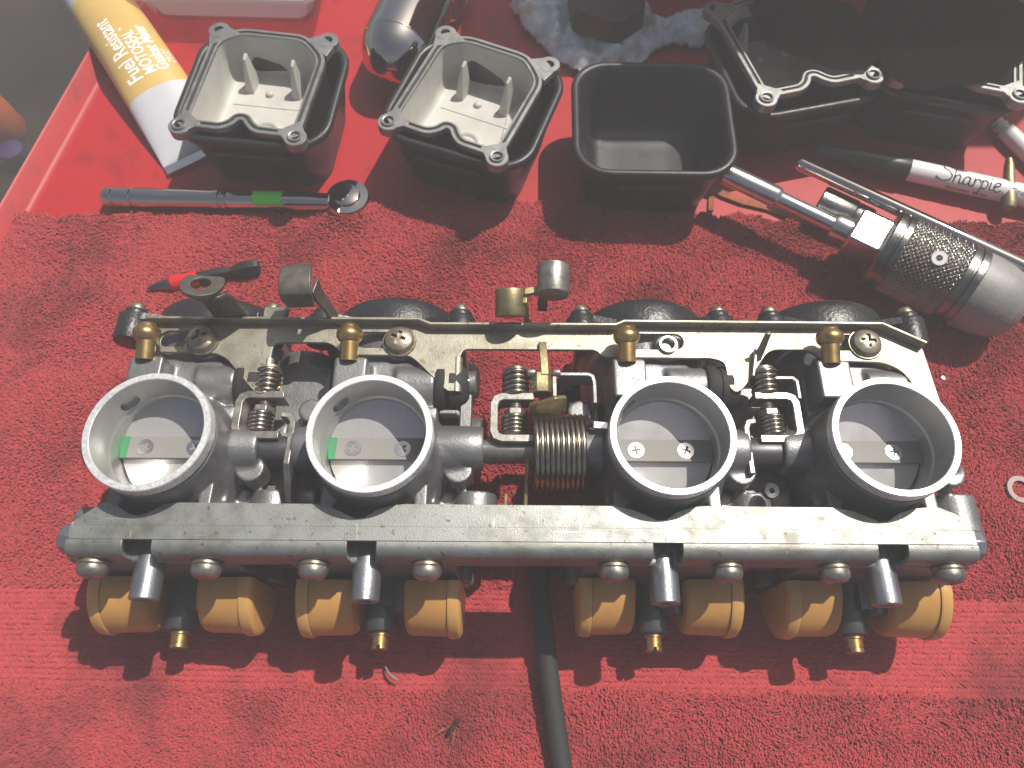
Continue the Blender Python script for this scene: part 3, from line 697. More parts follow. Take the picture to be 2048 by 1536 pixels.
m = M(); m.strip([(-101, 57.6, 69.4), (-93.5, 57.6, 69.4), (-91.4, 58.3, 70.4), (-90.2, 59.5, 73.4)], (0, 1, 0), 5.4, 1.5); m.build('support_strip', 'zinc', bank, bevel=.3)
bar1 = empty('cable_barrel', parent=bank)
m = M(); m.rcyl((-1.0, 52.5, 76.5), (-1.0, 62.3, 81), 6.1, .5, 32); m.build('brass_barrel', 'olive', bar1)
m = M(); m.rcyl((15.4, 57.5, 84.5), (15.8, 69.6, 86.5), 6.3, .5, 32); m.build('steel_barrel', 'steel', bar1)
m = M(); m.strip([(4.5, 60, 82.6), (10, 61, 82.8), (12, 62, 82.8)], (0, 1, 0), 3.2, 1.8); m.strip([(4.6, 57.5, 82), (5.2, 57, 76), (5.6, 53, 71), (7, 52.4, 69.4)], (0, 1, 0), 4, 1.8); m.strip([(11.8, 60, 80), (11.8, 59, 71)], (1, 0, 0), 3.8, 1.6); m.build('barrel_link', 'olive', bar1, bevel=.3)

# ------------------------------------------------------------------ cups and float bowls
def cup_at(x, y, a, label, w=84, d=78, h=41):
    prof = [(-3.6, 1.2), (-2.4, 4), (0, 7)]
    rings = []
    def rr(k, z, dr): return [(px_, py_, z) for px_, py_ in rrect(w * k - 2 * dr, d * k - 2 * dr, max(4, 19 * k - dr), 8)]
    for k, z, dr in ((.70, 1.2, 6), (.72, .0, 3), (.74, 0, 0), (.765, 1.4, -1), (.86, 18, 0), (.93, h - 9, .8), (.985, h - 5, .2), (1.0, h - 2.2, 0), (1.0, h - .7, .4), (.99, h, 1.2), (.965, h - .2, 1.8), (.95, h - 1.4, 2.2), (.90, h - 10, 2.4), (.81, 12, 2.4), (.76, 6.4, 2.6), (.735, 4.0, 4.2), (.70, 3.0, 7.0), (.5, 2.8, 8)):
        rings.append(rr(k, z, dr))
    m = M(); m.loft(rings)
    o = empty('plastic_cup', (x, y, 0), R(a), label=label, cat='cup', group='square black cups on the tray')
    m.build('shell', 'cup', o, angle=60)
    m = M(); m.box((0, -d / 2 - .1, h - 9), (38, 2.4, 2.4)); m.build('pull_ridge', 'cup', o, bevel=.8)
    return o
cup_at(-132, 213, -6, 'black square cup holding the float bowl beside the yellow tube')
cup_at(-20, 204.5, -20, 'black square cup under the clean cream float bowl beside the chrome cylinder')
cup_at(73, 193, -1, 'empty black square cup with rounded corners behind the towel')
cup_at(152, 236, 13, 'black square cup holding the shaded float bowl left of the marker')
cup_at(237, 240, -13, 'black square cup in the far right corner above the white marker')

def bowl_outline():
    c = [(-27.4, -29.6), (-10.5, -30), (-7, -27.6), (-5.2, -24.2), (-2.6, -22.4), (1, -22.3), (4, -23.8), (6.4, -27), (9.6, -29.8), (27.2, -30), (28.2, 20), (16.5, 32.4), (-17.5, 33), (-27.6, 26)]
    r = [5, 2, 2, 2, 2, 2, 2, 2, 2, 4, 5, 5, 5, 5]
    return round_poly(c, r, 4)
OUT = bowl_outline()
def bowl_meshes():
    def ring(off, z): return [(x, y, z) for x, y in offset_poly(OUT, off)]
    fl = M(); fl.loft([ring(0, -1.6), ring(0, -.2), ring(.2, 0), ring(1.1, 0), ring(1.2, -.9), ring(2.7, -.9), ring(2.8, 0), ring(4.3, 0), ring(4.6, -.3), ring(4.6, -3.2)], False, False)
    inn = M(); inn.loft([ring(0, -1.5), ring(-.2, -8), ring(-.5, -18), ring(-1.0, -21.5), ring(-2.2, -23.4), ring(-4.0, -24.0)], False, True)
    inn.lathe([(10.5, -24.2), (9.2, -23), (7.6, -22.4), (6.6, -22.8), (5.6, -24.1)], (1.5, -13.5, 0), (0, 0, 1), 28, False, False)
    inn.lathe([(2.4, -24.2), (2.3, -23.0), (1.4, -22.2), (.01, -22.1)], (-3.5, 15, 0), (0, 0, 1), 20, False, False)
    inn.box((0, 6, -24.0), (44, 1.4, .7))
    bd = M(); bd.loft([ring(4.4, -3), ring(3.6, -5), ring(3.2, -16), ring(1.2, -32), ring(-2, -36.4), ring(-7, -37.2)], False, True)
    gr = M(); gr.loft([ring(1.25, -.85), ring(1.4, -.62), ring(2.5, -.62), ring(2.65, -.85)], False, False)
    return [x.mesh(n) for x, n in ((fl, 'flange'), (inn, 'inner'), (bd, 'outer'), (gr, 'gasket'))]
BW = bowl_meshes()
def ear_mesh(raised):
    m = M(); m.lathe([(2.7, .05), (5.4, .05), (5.8, -.3), (5.8, -5), (4.6, -6), (2.7, -6)], seg=32, closed=True)
    if raised: m.lathe([(2.5, -2), (2.5, 1.0), (2.8, 1.2), (3.4, 1.2), (3.7, .9), (3.7, -2)], seg=32, closed=True)
    return m.mesh('ear')
EARS = {True: ear_mesh(True), False: ear_mesh(False)}
FIN = M(); FIN.loft([[(-3.2, -4.6, -24.4), (2.0, -5.4, -24.4), (3.0, 5.4, -24.4), (-2.4, 6.4, -24.4)], [(-1.9, -2.0, -15), (1.2, -2.4, -15), (1.9, 5.2, -15), (-1.5, 5.8, -15)], [(-.9, 1.6, -6.6), (.6, 1.4, -6.6), (1.1, 5.0, -5.2), (-.8, 5.2, -5.2)]]); FINM = FIN.mesh('fin')
WEB = M(); WEB.loft([[(-26, -29, -.4), (-29.5, -34, -.4), (-32, -30, -.4), (-29.6, -22, -.4)], [(-26, -29, -3.4), (-29.5, -34, -3.4), (-32, -30, -3.4), (-29.6, -22, -3.4)]])
def bowl_at(x, y, z, a, label, film=False):
    o = empty('float_bowl', (x, y, z), R(a), label=label, cat='float bowl', group='carburetor float bowls set out on the tray')
    obj('flange', BW[0], 'flange', o, angle=35); obj('interior', BW[1], 'cream', o, angle=50); obj('outer_wall', BW[2], 'bowlblack', o, angle=50); obj('gasket_groove', BW[3], 'rubber', o)
    for sx, sy in ((-30, -34.5), (30, -34.5), (30.3, 34.5), (-30.3, 34.5)):
        e = obj('screw_ear', EARS[sy < 0], 'flange', o, angle=35); e.location = (sx * S, sy * S, 0)
        m = M(); q = Vector((sx, sy, 0)); c = Vector((sx * .86, sy * .84, 0)); d = (q - c).normalized(); n_ = Vector((-d.y, d.x, 0))
        w0, w1 = (5.6, 9.0) if sy > 0 else (5.4, 6.5)
        top = [q + n_ * w0, c + n_ * w1 - d * 1.5, c - n_ * w1 - d * 1.5, q - n_ * w0]
        m.loft([[(p.x, p.y, -.06) for p in top], [(p.x, p.y, -4) for p in top]]); m.build('ear_web', 'flange', o, bevel=.2)
    for fx, fy in ((-14.5, 19.5), (12.5, 18)):
        f = obj('fin', FINM, 'cream', o, bevel=.25); f.location = (fx * S, fy * S, 0)
    return o
bowl_at(-134.2, 213, 45, -7.5, 'float bowl with grey cream interior half covering the yellow tube')
bowl_at(-21.6, 205.2, 45, -22.9, 'float bowl with bright cream interior beside the chrome cylinder')
bowl_at(149.3, 238.2, 49, 15.6, 'float bowl under a smoky sheet above the socket extension')
bowl_at(239, 240, 49, -14.6, 'float bowl in the far right corner behind the marker')
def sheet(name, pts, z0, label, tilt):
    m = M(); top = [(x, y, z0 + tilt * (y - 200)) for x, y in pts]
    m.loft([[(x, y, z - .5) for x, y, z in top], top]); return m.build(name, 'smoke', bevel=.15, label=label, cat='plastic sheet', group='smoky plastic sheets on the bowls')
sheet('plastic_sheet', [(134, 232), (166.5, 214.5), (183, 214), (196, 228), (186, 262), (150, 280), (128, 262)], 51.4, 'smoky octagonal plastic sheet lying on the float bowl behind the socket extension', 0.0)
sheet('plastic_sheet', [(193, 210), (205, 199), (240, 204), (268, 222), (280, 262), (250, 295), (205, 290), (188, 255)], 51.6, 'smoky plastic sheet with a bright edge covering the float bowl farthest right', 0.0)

# ------------------------------------------------------------------ tube of gasket maker
def text_mesh(txt, size, bold=.0, sx=1.0, align='LEFT', shear=0):
    cu = bpy.data.curves.new('t', 'FONT'); cu.body = txt; cu.size = size * S; cu.offset = bold * S; cu.align_x = align; cu.shear = shear; cu.resolution_u = 3
    o = bpy.data.objects.new('t', cu); COL.objects.link(o); me = evalmesh(o); bpy.data.curves.remove(cu)
    for v in me.vertices: v.co.x *= sx
    bm = bmesh.new(); bm.from_mesh(me); bmesh.ops.triangulate(bm, faces=bm.faces)
    for _ in range(3):
        bmesh.ops.subdivide_edges(bm, edges=[e for e in bm.edges if e.calc_length() > .0011], cuts=1)
        bmesh.ops.triangulate(bm, faces=[f for f in bm.faces if len(f.verts) > 3])
    bm.to_mesh(me); bm.free()
    return me
tube = empty('sealant_tube', (-197 + 17, 193.6 + 10.5, 0), R(124.5), label='yellow and white tube of sealant lying left of the first float bowl', cat='tube')
# local x runs from the crimped end to the cap, local y across (positive = left edge in the picture)
def tube_sec(t):                     # half width, half thickness at distance t from the crimp
    k = min(1, t / 75.); return 20.2 - 1.0 * k - .02 * t * .2, .7 + 11.5 * (k ** .75)
def tube_top(x, y):
    hw, ht = tube_sec(max(x, 0)); u = max(-1, min(1, y / hw)); return ht + ht * (1 - abs(u) ** 2.3) ** .55
def tube_piece(x0, x1, n=24):
    rings = []
    for k in range(n + 1):
        x = x0 + (x1 - x0) * k / n; hw, ht = tube_sec(max(0, x)); rg = []
        for j in range(40):
            a = 2 * math.pi * j / 40; c, s_ = math.cos(a), math.sin(a)
            u = math.copysign(abs(c) ** .9, c); z = math.copysign((1 - abs(u) ** 2.3) ** .55, s_)
            rg.append((x, hw * u, ht + .2 + ht * z))
        rings.append(rg)
    return M().loft(rings)
tube_piece(0, 43).build('plain_end', 'tubewhite', tube, angle=60)
tube_piece(43, 130).build('printed_body', 'yellow', tube, angle=60)
tube_piece(130, 155).build('shoulder', 'tubewhite', tube, angle=60)
m = M(); m.box((-3.2, 0, 1.2), (7, 40.6, 1.7)); m.box((-5.6, 0, 1.7), (2.4, 40.8, 2.6)); m.build('crimp', 'foil', tube, bevel=.4)
m = M(); m.lathe([(6, 0), (6, 8), (9, 8), (8, 26), (.01, 26)], (154, 0, 12.5), (1, 0, 0), 24); m.build('nozzle_cap', 'dark', tube)
def wrap_text(me, x0, y0, parent, mname, name):
    for v in me.vertices:
        X = v.co.x / S; Y = v.co.y / S; lx = x0 + X; ly = y0 + Y
        v.co = Vector((lx * S, ly * S, (tube_top(lx, ly) + .36) * S))
    return obj(name, me, mname, parent, smooth=False)
wrap_text(text_mesh('Fuel Resistant', 13.2, .22, .68), 50, 3.0, tube, 'print', 'lettering')
wrap_text(text_mesh('MOTOSEAL', 9.8, .2, .64), 51, -5.6, tube, 'print', 'lettering')
wrap_text(text_mesh('TM', 2.8, .03, .8), 85, -1.4, tube, 'print', 'lettering')
wrap_text(text_mesh('Gasket Maker', 9.2, .16, .68), 51, -12.8, tube, 'print', 'lettering')
wrap_text(text_mesh('29132', 5.2, .05, .8), 56, -17.6, tube, 'print', 'lettering')
m = M(); m.prism(rrect(9, 5, .6, 2, 14, -9), 0, .05)
me = m.mesh('patch')
for v in me.vertices: v.co.z = (tube_top(v.co.x / S, v.co.y / S) + .5) * S
obj('blue_patch', me, 'blue', tube)

# ------------------------------------------------------------------ clear plastic box at the back
box = empty('clear_box', (-176, 352, 0), R(-2), label='clear plastic box with a rounded rim at the back of the tray', cat='box')
m = M(); rings = []
for dw, z in ((-9, 0), (-8, 0), (-3, 16), (-2, 20), (3, 21), (4, 22.5), (3.4, 24), (2, 24.4), (-3, 24.2), (-4, 23), (-5, 18), (-9.6, 1.4)):
    rings.append([(x, y, z) for x, y in rrect(118 + 2 * dw, 92 + 2 * dw, 12 + dw * .3, 6)])
m.loft(rings); m.build('shell', 'clearbox', box, angle=50)
m = M(); m.box((10, 10, 3.4), (70, 40, 3)); m.build('contents', 'cup', box, bevel=1)

# ------------------------------------------------------------------ chrome canister
can = empty('chrome_canister', (-71, 244, 21.5), R(76), label='shiny chrome domed cylinder between two float bowls', cat='canister')
m = M(); m.lathe([(.01, -2.6), (4, -2.2), (9, -.4), (13.5, 2.8), (17, 7), (19.4, 12), (20.6, 17.6), (21, 18), (21.2, 19), (21.2, 62)], seg=72, axis=(1, 0, 0), cap1=False); m.build('dome', 'chrome', can, angle=30)
m = M(); m.lathe([(21.2, 62), (24, 66), (26, 70), (26.4, 72)], seg=64, axis=(1, 0, 0)); m.build('flare', 'chrome', can, angle=60)
m = M(); m.lathe([(26.5, 72), (26.7, 73), (26.7, 82)], seg=64, axis=(1, 0, 0)); m.build('orange_band', 'orangelabel', can)
m = M(); m.lathe([(26.72, 82), (26.72, 100), (25, 101)], seg=64, axis=(1, 0, 0)); m.build('white_band', 'print', can)

# ------------------------------------------------------------------ rag with a dark block on it
def rag():
    o = empty('shop_rag', label='crumpled pale blue shop rag at the back of the tray', cat='rag')
    poly = [(-2, 325), (5, 308), (14, 291), (26, 275), (41, 263), (54, 260), (70, 267), (84, 277), (97, 289), (108, 283), (121, 285), (130, 299), (122, 318), (102, 313), (88, 309), (84, 345), (20, 345)]
    P = [Vector(p) for p in poly]
    def inside(q):
        c = False; dmin = 1e9
        for i in range(len(P)):
            a, b_ = P[i], P[(i + 1) % len(P)]
            if (a.y > q.y) != (b_.y > q.y) and q.x < (b_.x - a.x) * (q.y - a.y) / (b_.y - a.y) + a.x: c = not c
            ab = b_ - a; t = max(0, min(1, (q - a).dot(ab) / ab.length_squared)); dmin = min(dmin, (q - a - ab * t).length)
        return dmin if c else -dmin
    st = 1.1; nx_ = 125; ny_ = 82; idx = {}; V = []; Fc = []
    for j in range(ny_):
        for i in range(nx_):
            x = -5 + i * st; y = 256 + j * st
            q = Vector((x + 4 * mnoise.noise(Vector((x * .08, y * .08, 2))), y + 4 * mnoise.noise(Vector((x * .08, y * .08, 8)))))
            d = inside(q)
            if d < -.3: continue
            w = Vector((x * .05, y * .05, .5)); w = w + Vector((mnoise.noise(w), mnoise.noise(w + Vector((5, 5, 5))), 0)) * .9
            ridge = (1 - abs(mnoise.noise(w * 1.3)) * 2.2) * 8 + (1 - abs(mnoise.noise(w * 3.1 + Vector((3, 1, 0)))) * 2.2) * 3.2 + mnoise.noise(w * 8) * .7
            z = 1.2 + max(.3, ridge) * min(1, d / 6 + .25) + 2.5 * min(1, d / 8)
            idx[(i, j)] = len(V); V.append((x + 1.2 * mnoise.noise(w * 4), y + 1.2 * mnoise.noise(w * 4 + Vector((9, 0, 0))), max(.5, z)))
    for (i, j), k in idx.items():
        if (i + 1, j) in idx and (i, j + 1) in idx and (i + 1, j + 1) in idx: Fc.append((k, idx[(i + 1, j)], idx[(i + 1, j + 1)], idx[(i, j + 1)]))
    # one connected sheet: drop crumbs cut off at the border
    adj = {}
    for f in Fc:
        for a in f: adj.setdefault(a, set()).update(f)
    best = set(); left = set(adj)
    while left:
        st_ = [left.pop()]; comp = set(st_)
        while st_:
            for b_ in adj[st_.pop()]:
                if b_ not in comp: comp.add(b_); st_.append(b_)
        left -= comp
        if len(comp) > len(best): best = comp
    Fc = [f for f in Fc if f[0] in best]; ren = {k: i for i, k in enumerate(sorted(best))}
    V = [V[k] for k in sorted(best)]; Fc = [tuple(ren[a] for a in f) for f in Fc]
    m = M(); m.add(V, Fc); c = m.build('cloth', 'rag', o, angle=80)
    sk_ = c.modifiers.new('k', 'SMOOTH'); sk_.iterations = 4; sk_.factor = .5
    sd_ = c.modifiers.new('s', 'SOLIDIFY'); sd_.thickness = .9 * S
rag()
m = M(); m.loft([[(x, y, 12) for x, y in round_poly([(36, 288), (62, 277), (80, 292), (84, 350), (32, 350)], 4)], [(x, y, 27) for x, y in round_poly([(37, 290), (62, 279), (79, 293), (83, 350), (33, 350)], 4)]])
m.build('dark_block', 'darkplastic', None, bevel=1, label='dark square block resting on the pale blue rag', cat='block')

# ------------------------------------------------------------------ marker
mk = empty('marker_pen', (169.5, 200.6, 8.2), math.atan2(-29.5, 98), label='white marker pen with a black cap lying right of the cups', cat='marker')
m = M(); m.lathe([(3.2, 0), (3.9, .6), (4.6, 8), (5.6, 24), (6.5, 40), (6.8, 50.5), (6.5, 51.2), (5.6, 51.3), (5.4, 44)], axis=(1, 0, 0), seg=36, cap1=False); m.build('cap', 'bitblack', mk, angle=40)
m = M(); m.lathe([(5.5, 46), (5.9, 52), (5.95, 110), (5.4, 132), (4.6, 137), (.01, 137.4)], axis=(1, 0, 0), seg=40); m.build('barrel', 'markerwhite', mk, angle=40)
def strokes(name, lines, r, ox, oy, sc, parent, matn, wid=.34):
    m = M()
    for ln in lines:
        P = []
        for x, y in ln:
            X = ox + x * sc; a = R(62) + (-(oy + y * sc)) / r * -1
            P.append((X, x, a))
        pts = []
        # smooth the pen path
        Q = [Vector((p[0], p[2] * r)) for p in P]
        for i in range(len(Q) - 1):
            p0 = Q[max(i - 1, 0)]; p1 = Q[i]; p2 = Q[i + 1]; p3 = Q[min(i + 2, len(Q) - 1)]
            for k in range(5):
                t = k / 5
                pts.append(.5 * ((2 * p1) + (p2 - p0) * t + (2 * p0 - 5 * p1 + 4 * p2 - p3) * t * t + (-p0 + 3 * p1 - 3 * p2 + p3) * t ** 3))
        pts.append(Q[-1])
        T = [(q.x, -r * math.cos(q.y / r), r * math.sin(q.y / r)) for q in pts]
        m.tube(T, wid, 6)
    return m.build(name, matn, parent)
script = [
    [(5.6, 7.4), (5.9, 8.6), (5.0, 9.6), (3.0, 9.2), (1.9, 7.6), (2.6, 6.0), (4.6, 4.8), (6.0, 3.2), (5.4, 1.2), (3.2, .2), (.8, .4), (-1.2, 1.4)],
    [(8.0, 9.0), (7.4, 4.6), (7.1, .2), (7.6, 2.8), (8.8, 4.2), (9.8, 3.8), (9.8, 1.4), (10.4, .2), (11.4, .8)],
    [(14.4, 3.8), (13.0, 4.2), (11.8, 2.8), (11.9, .9), (13.0, .2), (14.2, 1.6), (14.5, 4.0), (14.5, 1.0), (15.2, .2), (16.2, .8)],
    [(16.6, 4.2), (16.7, 2.0), (16.6, .2), (16.9, 2.6), (17.8, 4.0), (19.0, 3.8), (19.4, 2.8)],
    [(20.2, 4.2), (20.1, .4), (19.8, -3.4)], [(20.2, 2.8), (21.2, 4.2), (22.6, 3.6), (22.8, 1.6), (21.8, .2), (20.4, .8)],
    [(24.2, 4.0), (24.0, 1.4), (24.4, .2), (25.4, .6)], [(24.4, 5.6), (24.5, 5.9)],
    [(26.2, 2.2), (28.2, 3.0), (28.2, 4.2), (26.8, 4.2), (25.9, 2.4), (26.4, .6), (27.8, .1), (29.4, 1.0)],
    [(30.4, .3), (30.6, .5)]]
strokes('lettering', script, 5.98, 66, -3.2, 1.12, mk, 'ink')
def cyl_text(txt, size, x0, y0, r, parent, matn):
    me = text_mesh(txt, size, .03, .95)
    for v in me.vertices:
        a = R(62) + (v.co.y / S + y0) / r; X = x0 + v.co.x / S; v.co = Vector((X, -(r + .05) * math.cos(a), (r + .05) * math.sin(a))) * S
    obj('lettering', me, matn, parent, smooth=False)
cyl_text('Permanent  Marker', 3.0, 72, -7.4, 5.95, mk, 'ink')
cyl_text('Fine', 4.5, 104, -2.2, 5.95, mk, 'ink')

# ------------------------------------------------------------------ hand impact driver with socket extension
P0 = Vector((111.5, 169, 25)); P1 = Vector((242, 83.5, 25)); dv = (P1 - P0); ln = dv.length
drv = empty('impact_driver', P0, math.atan2(dv.y, dv.x), label='knurled steel impact driver with a socket extension at the right', cat='driver')
AX = (1, 0, 0)
m = M(); m.lathe([(3.4, 2), (3.4, 0), (5.0, 0), (5.5, .6), (5.5, 29), (4.9, 30), (4.4, 30.6), (4.0, 31.4), (4.0, 61), (4.4, 61.5)], axis=AX, seg=36); m.build('socket_extension', 'satinchrome', drv, angle=35)
m = M(); m.lathe([(4.4, 60), (6.3, 60.6), (6.6, 62), (6.6, 70), (6.2, 71)], axis=AX, seg=36); m.build('collar', 'satinchrome', drv, angle=35)
m = M(); m.box((78.5, 0, 0), (19, 19, 19), Matrix.Rotation(R(6), 3, 'X')); m.build('square_drive', 'satinchrome', drv, bevel=1.2, seg=3)
m = M(); m.lathe([(9, 84), (14.95, 85.5), (18.17, 88), (19.55, 92)], axis=AX, seg=48); m.build('neck', 'gunmetal', drv, angle=40)
m = M(); m.lathe([(16.10, 94.6), (19.09, 95), (19.55, 95.6), (19.55, 98.6), (18.75, 99), (18.75, 99.8), (19.55, 100.2), (19.55, 102.6), (19.09, 103)], o=(-10, 0, 0), axis=AX, seg=56); m.build('ring_band', 'gunmetal', drv, angle=35)
# knurling: real diamond relief
rings = []; NL, NT = 130, 336
for k in range(NL + 1):
    x = 93 + 28 * k / NL; rg = []
    for j in range(NT):
        a = 2 * math.pi * j / NT
        u = a / (2 * math.pi) * 2 * 50; w = (x - 93) / 1.22
        h = min(abs(((u + w) / 2) % 1 - .5), abs(((u - w) / 2) % 1 - .5)) * 2
        r_ = 18.55 + .8 * min(1, h * 1.5); rg.append((x, r_ * math.cos(a), r_ * math.sin(a)))
    rings.append(rg)
m = M(); m.loft(rings); m.build('knurled_grip', 'knurl', drv, angle=15)
m = M(); m.lathe([(19.09, 131), (19.55, 131.4), (19.55, 134), (18.75, 134.4), (18.75, 135.2), (19.55, 135.6), (19.55, 138.6), (18.86, 139.2)], o=(-10, 0, 0), axis=AX, seg=56); m.build('ring_band', 'gunmetal', drv, angle=35)
m = M(); m.lathe([(18.75, 139), (18.86, 141), (18.2, 151), (16.4, 158), (13.2, 162.4), (7.6, 165), (.01, 165.8)], o=(-10, 0, 0), axis=AX, seg=56); m.build('end_cap', 'endcap', drv, angle=40)
m = M(); m.lathe([(1.2, 18.6), (1.5, 19.6), (3.4, 19.6), (3.6, 19.2), (3.6, 17)], (108.5, 0, 0), (0, -.38, .92), 28, cap0=False); m.build('locating_pin', 'plasticwhite', drv)
m = M(); m.lathe([(.01, 19.0), (1.3, 19.1)], (108.5, 0, 0), (0, -.38, .92), 16); m.build('pin_hole', 'dark', drv)

m = M(); d_ = (P1 - P0).normalized(); a_ = Vector((151, 176.5, 24.5)); b_ = a_ + d_ * 165
m.lathe([(3.0, 0), (3.5, .8), (3.6, 2), (3.6, 150), (3.2, 165)], a_, d_, 28); m.build('chrome_rod', 'chrome', None, label='long thin chrome rod lying beside the knurled impact driver', cat='rod')
sk = empty('short_socket', (163.5, 160.5, 11), math.atan2(dv.y, dv.x), label='short dull steel socket under the chrome rod', cat='socket')
m = M(); m.lathe([(6, 4), (6, 0), (9, 0), (9.8, .8), (9.8, 18), (9.2, 19), (9.4, 20), (9.4, 27), (8.6, 28)], axis=AX, seg=40); m.build('barrel', 'gunmetal', sk, angle=35)
m = M(); m.lathe([(7.6, 28), (8.0, 28.6), (8.0, 44), (6.5, 46), (.01, 46)], axis=AX, seg=36); m.build('shank', 'olive', sk, angle=35)

# ------------------------------------------------------------------ ratchet half under the towel edge
rt = empty('ratchet', (-223, 168.6, 6.2), R(-1.6), label='chrome ratchet handle with a green sticker at the towel edge', cat='ratchet')
prof = [(.01, 0), (3.6, .2), (5.0, 1.4), (5.4, 3), (5.4, 6), (4.9, 6.4), (4.9, 7.2), (5.4, 7.6), (5.5, 12), (5.4, 16), (4.9, 16.4), (4.9, 17.2), (5.4, 17.6), (5.6, 24), (5.0, 34), (4.9, 60), (5.2, 61), (5.2, 64), (4.7, 64.4), (4.7, 65.2), (5.2, 65.6), (5.2, 68), (4.7, 68.4), (4.7, 69.2), (5, 70), (4.6, 92), (5.2, 110), (4.6, 124)]
m = M(); m.lathe(prof, axis=AX, seg=36); m.build('handle', 'chrome', rt, angle=35)
m = M(); m.lathe([(.01, -6), (10, -4), (11.5, -3.5), (12, -2), (12, 4.2), (11.2, 5.4), (7.2, 5.8), (7.0, 6.8), (6.4, 7.2), (.01, 7.3)], (134, 1.5, -2.0), (0, 0, 1), 44); m.build('head', 'chrome', rt, angle=35)
m = M(); rings = []
for k in range(11):
    x = 83 + 16 * k / 10; rg = []
    for j in range(13):
        a = R(20 + 135 * j / 12 + 6 * math.sin(k * 1.9)); rg.append((x + .7 * math.sin(j * 2.1) * (k in (0, 10)), 4.98 * math.cos(a) * -1, 4.98 * math.sin(a)))
    rings.append(rg)
V = [p for r_ in rings for p in r_]; Fc = [(i * 13 + j, i * 13 + j + 1, (i + 1) * 13 + j + 1, (i + 1) * 13 + j) for i in range(10) for j in range(12)]
m.add(V, Fc); o = m.build('green_sticker', 'stickergreen', rt); sd = o.modifiers.new('s', 'SOLIDIFY'); sd.thickness = .25 * S; sd.offset = 1

# ------------------------------------------------------------------ small things
bit = empty('screwdriver_bit', (-186.5, 109.6, 7), math.atan2(13.2, 54), label='screwdriver bit with red and black sleeve behind the carburetors', cat='bit')
m = M(); m.lathe([(.4, 0), (1.5, 3), (2.6, 8), (3.1, 11), (3.3, 13)], axis=AX, seg=10); m.build('tip', 'gunmetal', bit, angle=50)
m = M(); m.lathe([(3.3, 12), (3.8, 12.6), (3.8, 26)], axis=AX, seg=28); m.build('red_sleeve', 'redbit', bit)
m = M(); m.lathe([(3.6, 26), (3.6, 40), (2.9, 42), (2.9, 45), (4.2, 47), (4.3, 55), (3.4, 57)], axis=AX, seg=6); m.build('hex_shank', 'bitblack', bit, bevel=.3)

m = M(); P = []
for k in range(40):
    t = k / 39; y = -25 - t * 105; P.append((11 + 1.2 * math.sin(t * 2.2) + 9.5 * t * t + 1.5 * t, y, 8.5 + 1.5 * math.sin(t * 5)))
m.tube(P, 4.1, 20); m.build('rubber_hose', 'rubber', None, label='black rubber hose running from under the carburetors toward the viewer', cat='hose')

m = M(); m.lathe([(4.0, 0), (6.2, 0), (6.4, .4), (6.2, .9), (4.0, .9), (3.8, .4)], (230.5, 3.9, 4.6), (.05, -.05, 1), 36, closed=True); m.build('flat_washer', 'washer', None, label='small flat washer on the towel at the right edge', cat='washer')
m = M(); m.lathe([(.01, 0), (1.1, .1), (1.3, .7), (.5, 1.2), (.01, 1.3)], (208.8, 59.6, 5), (.2, .1, 1), 7); m.build('lint_fleck', 'fleck', None, label='tiny white fleck on the towel right of the carburetors', cat='fleck')
m = M(); m.tube([(-52, -71.5, 5), (-50.5, -74, 5.8), (-48, -76, 6), (-46, -76.8, 5.4)], [.35, .6, .6, .3], 8); m.build('curled_shaving', 'washer', None, label='thin curled shaving below the second carburetor', cat='shaving')
bug = empty('insect', (-23.6, -94.2, 5.2), R(55), label='small dark insect on the towel near the bottom edge', cat='insect')
m = M(); m.lathe([(.01, -3.2), (.8, -2.4), (1.0, 0), (.7, 1.2), (1.0, 2), (.9, 3.4), (.01, 4.2)], axis=AX, seg=14); m.build('body', 'insect', bug)
for s_ in (-1, 1):
    m = M(); m.strip([(1, .5 * s_, .6), (-2, 2.4 * s_, 1.0), (-5, 3.6 * s_, .9)], (.5, -.4 * s_, 0), [.5, 1.6, .9], .1); m.build('wing', 'wing', bug)

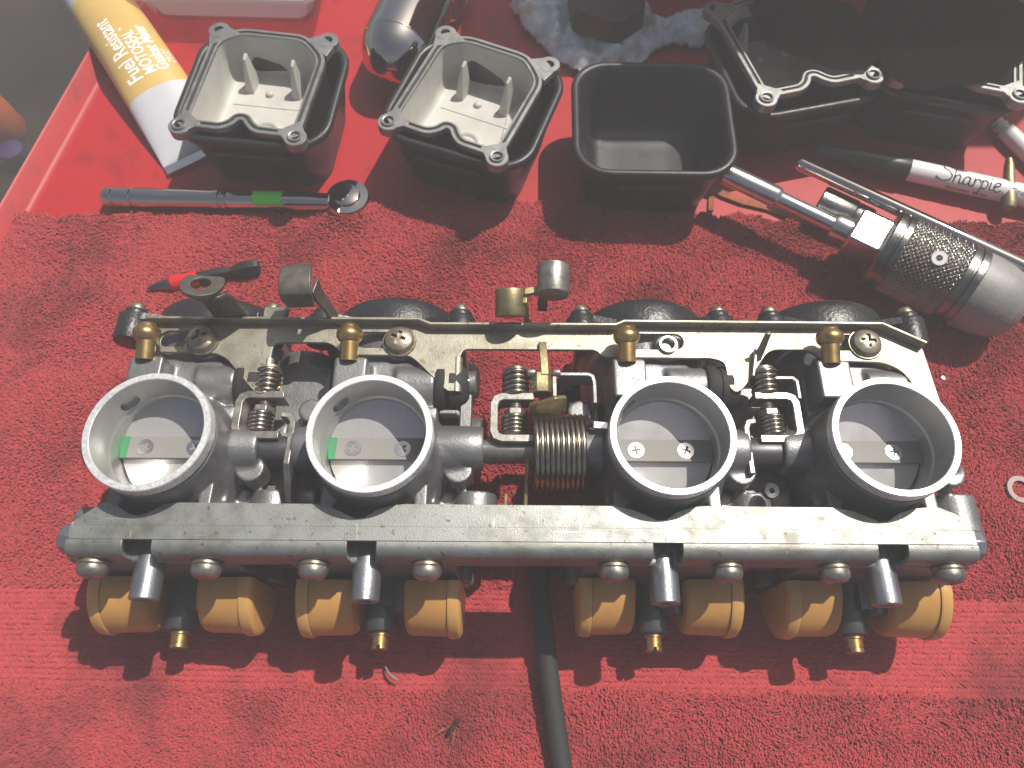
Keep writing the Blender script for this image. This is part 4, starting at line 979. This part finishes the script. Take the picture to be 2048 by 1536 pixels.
wire = [(111, 178, 1.4), (116, 175, 1.6), (126, 170, 1.6), (140, 165.5, 1.6), (152, 160, 1.6), (158, 157, 1.6)]
m = M(); m.strip(wire, (0, 1, 0), [3, 5, 5, 4.5, 5, 3], 1.0); m.strip([(112, 178, 1.4), (110, 170, 1.4), (109, 163, 1.4)], (1, 0, 0), 3, .9)
m.build('rusty_strip', 'rust', None, label='rusty bent metal strip on the tray under the socket extension', cat='metal strip')
m = M(); m.strip([(178, 206, 1.2), (190, 199, 1.2), (205, 196, 1.2)], (0, 1, 0), [4, 5, 3], .9); m.build('rusty_sliver', 'rust', None, label='rusty sliver on the tray beside the black marker cap', cat='metal strip')
cab = empty('white_connector', (279.5, 225, 5.2), R(-64), label='white cable connector with dark rings at the far right edge', cat='connector')
m = M(); m.lathe([(2.4, 0), (3.2, .6), (3.3, 3), (2.6, 3.2), (2.6, 4.2), (3.8, 4.6), (3.8, 6.8), (3.0, 7), (3.0, 8.2), (4.6, 8.8), (4.9, 14), (4.6, 44)], axis=AX, seg=28); m.build('plug', 'plasticwhite', cab, angle=35)
m = M(); m.tube([(44, 0, 0), (55, 1, -1), (70, 6, -2.4), (90, 12, -2.6)], 2.2, 14); m.build('cable', 'plasticwhite', cab)
m = M(); m.lathe([(.01, 0), (1.6, .8), (2.4, 4), (3.4, 18), (3.9, 27), (3.2, 30), (.01, 30.6)], (271.5, 188.5, 15), (-.14, -1, -.25), 24); m.build('brass_pin', 'olive', None, label='dark brass pin across the marker barrel at the right edge', cat='pin')

# things standing far below, beyond the tray
m = M(); m.lathe([(.01, 0), (22, 0), (25, 6), (22, 36), (12, 48), (.01, 50)], (-527, 466, -260), (0, 0, 1), 32); m.build('orange_container', 'orangeplastic', None, label='blurred orange container on the ground beyond the tray', cat='container')
m = M(); m.lathe([(.01, 0), (12, 0), (14, 5), (12, 18), (.01, 21)], (-500, 430, -260), (0, 0, 1), 28); m.build('purple_container', 'purpleplastic', None, label='blurred purple container on the ground beside the orange one', cat='container')
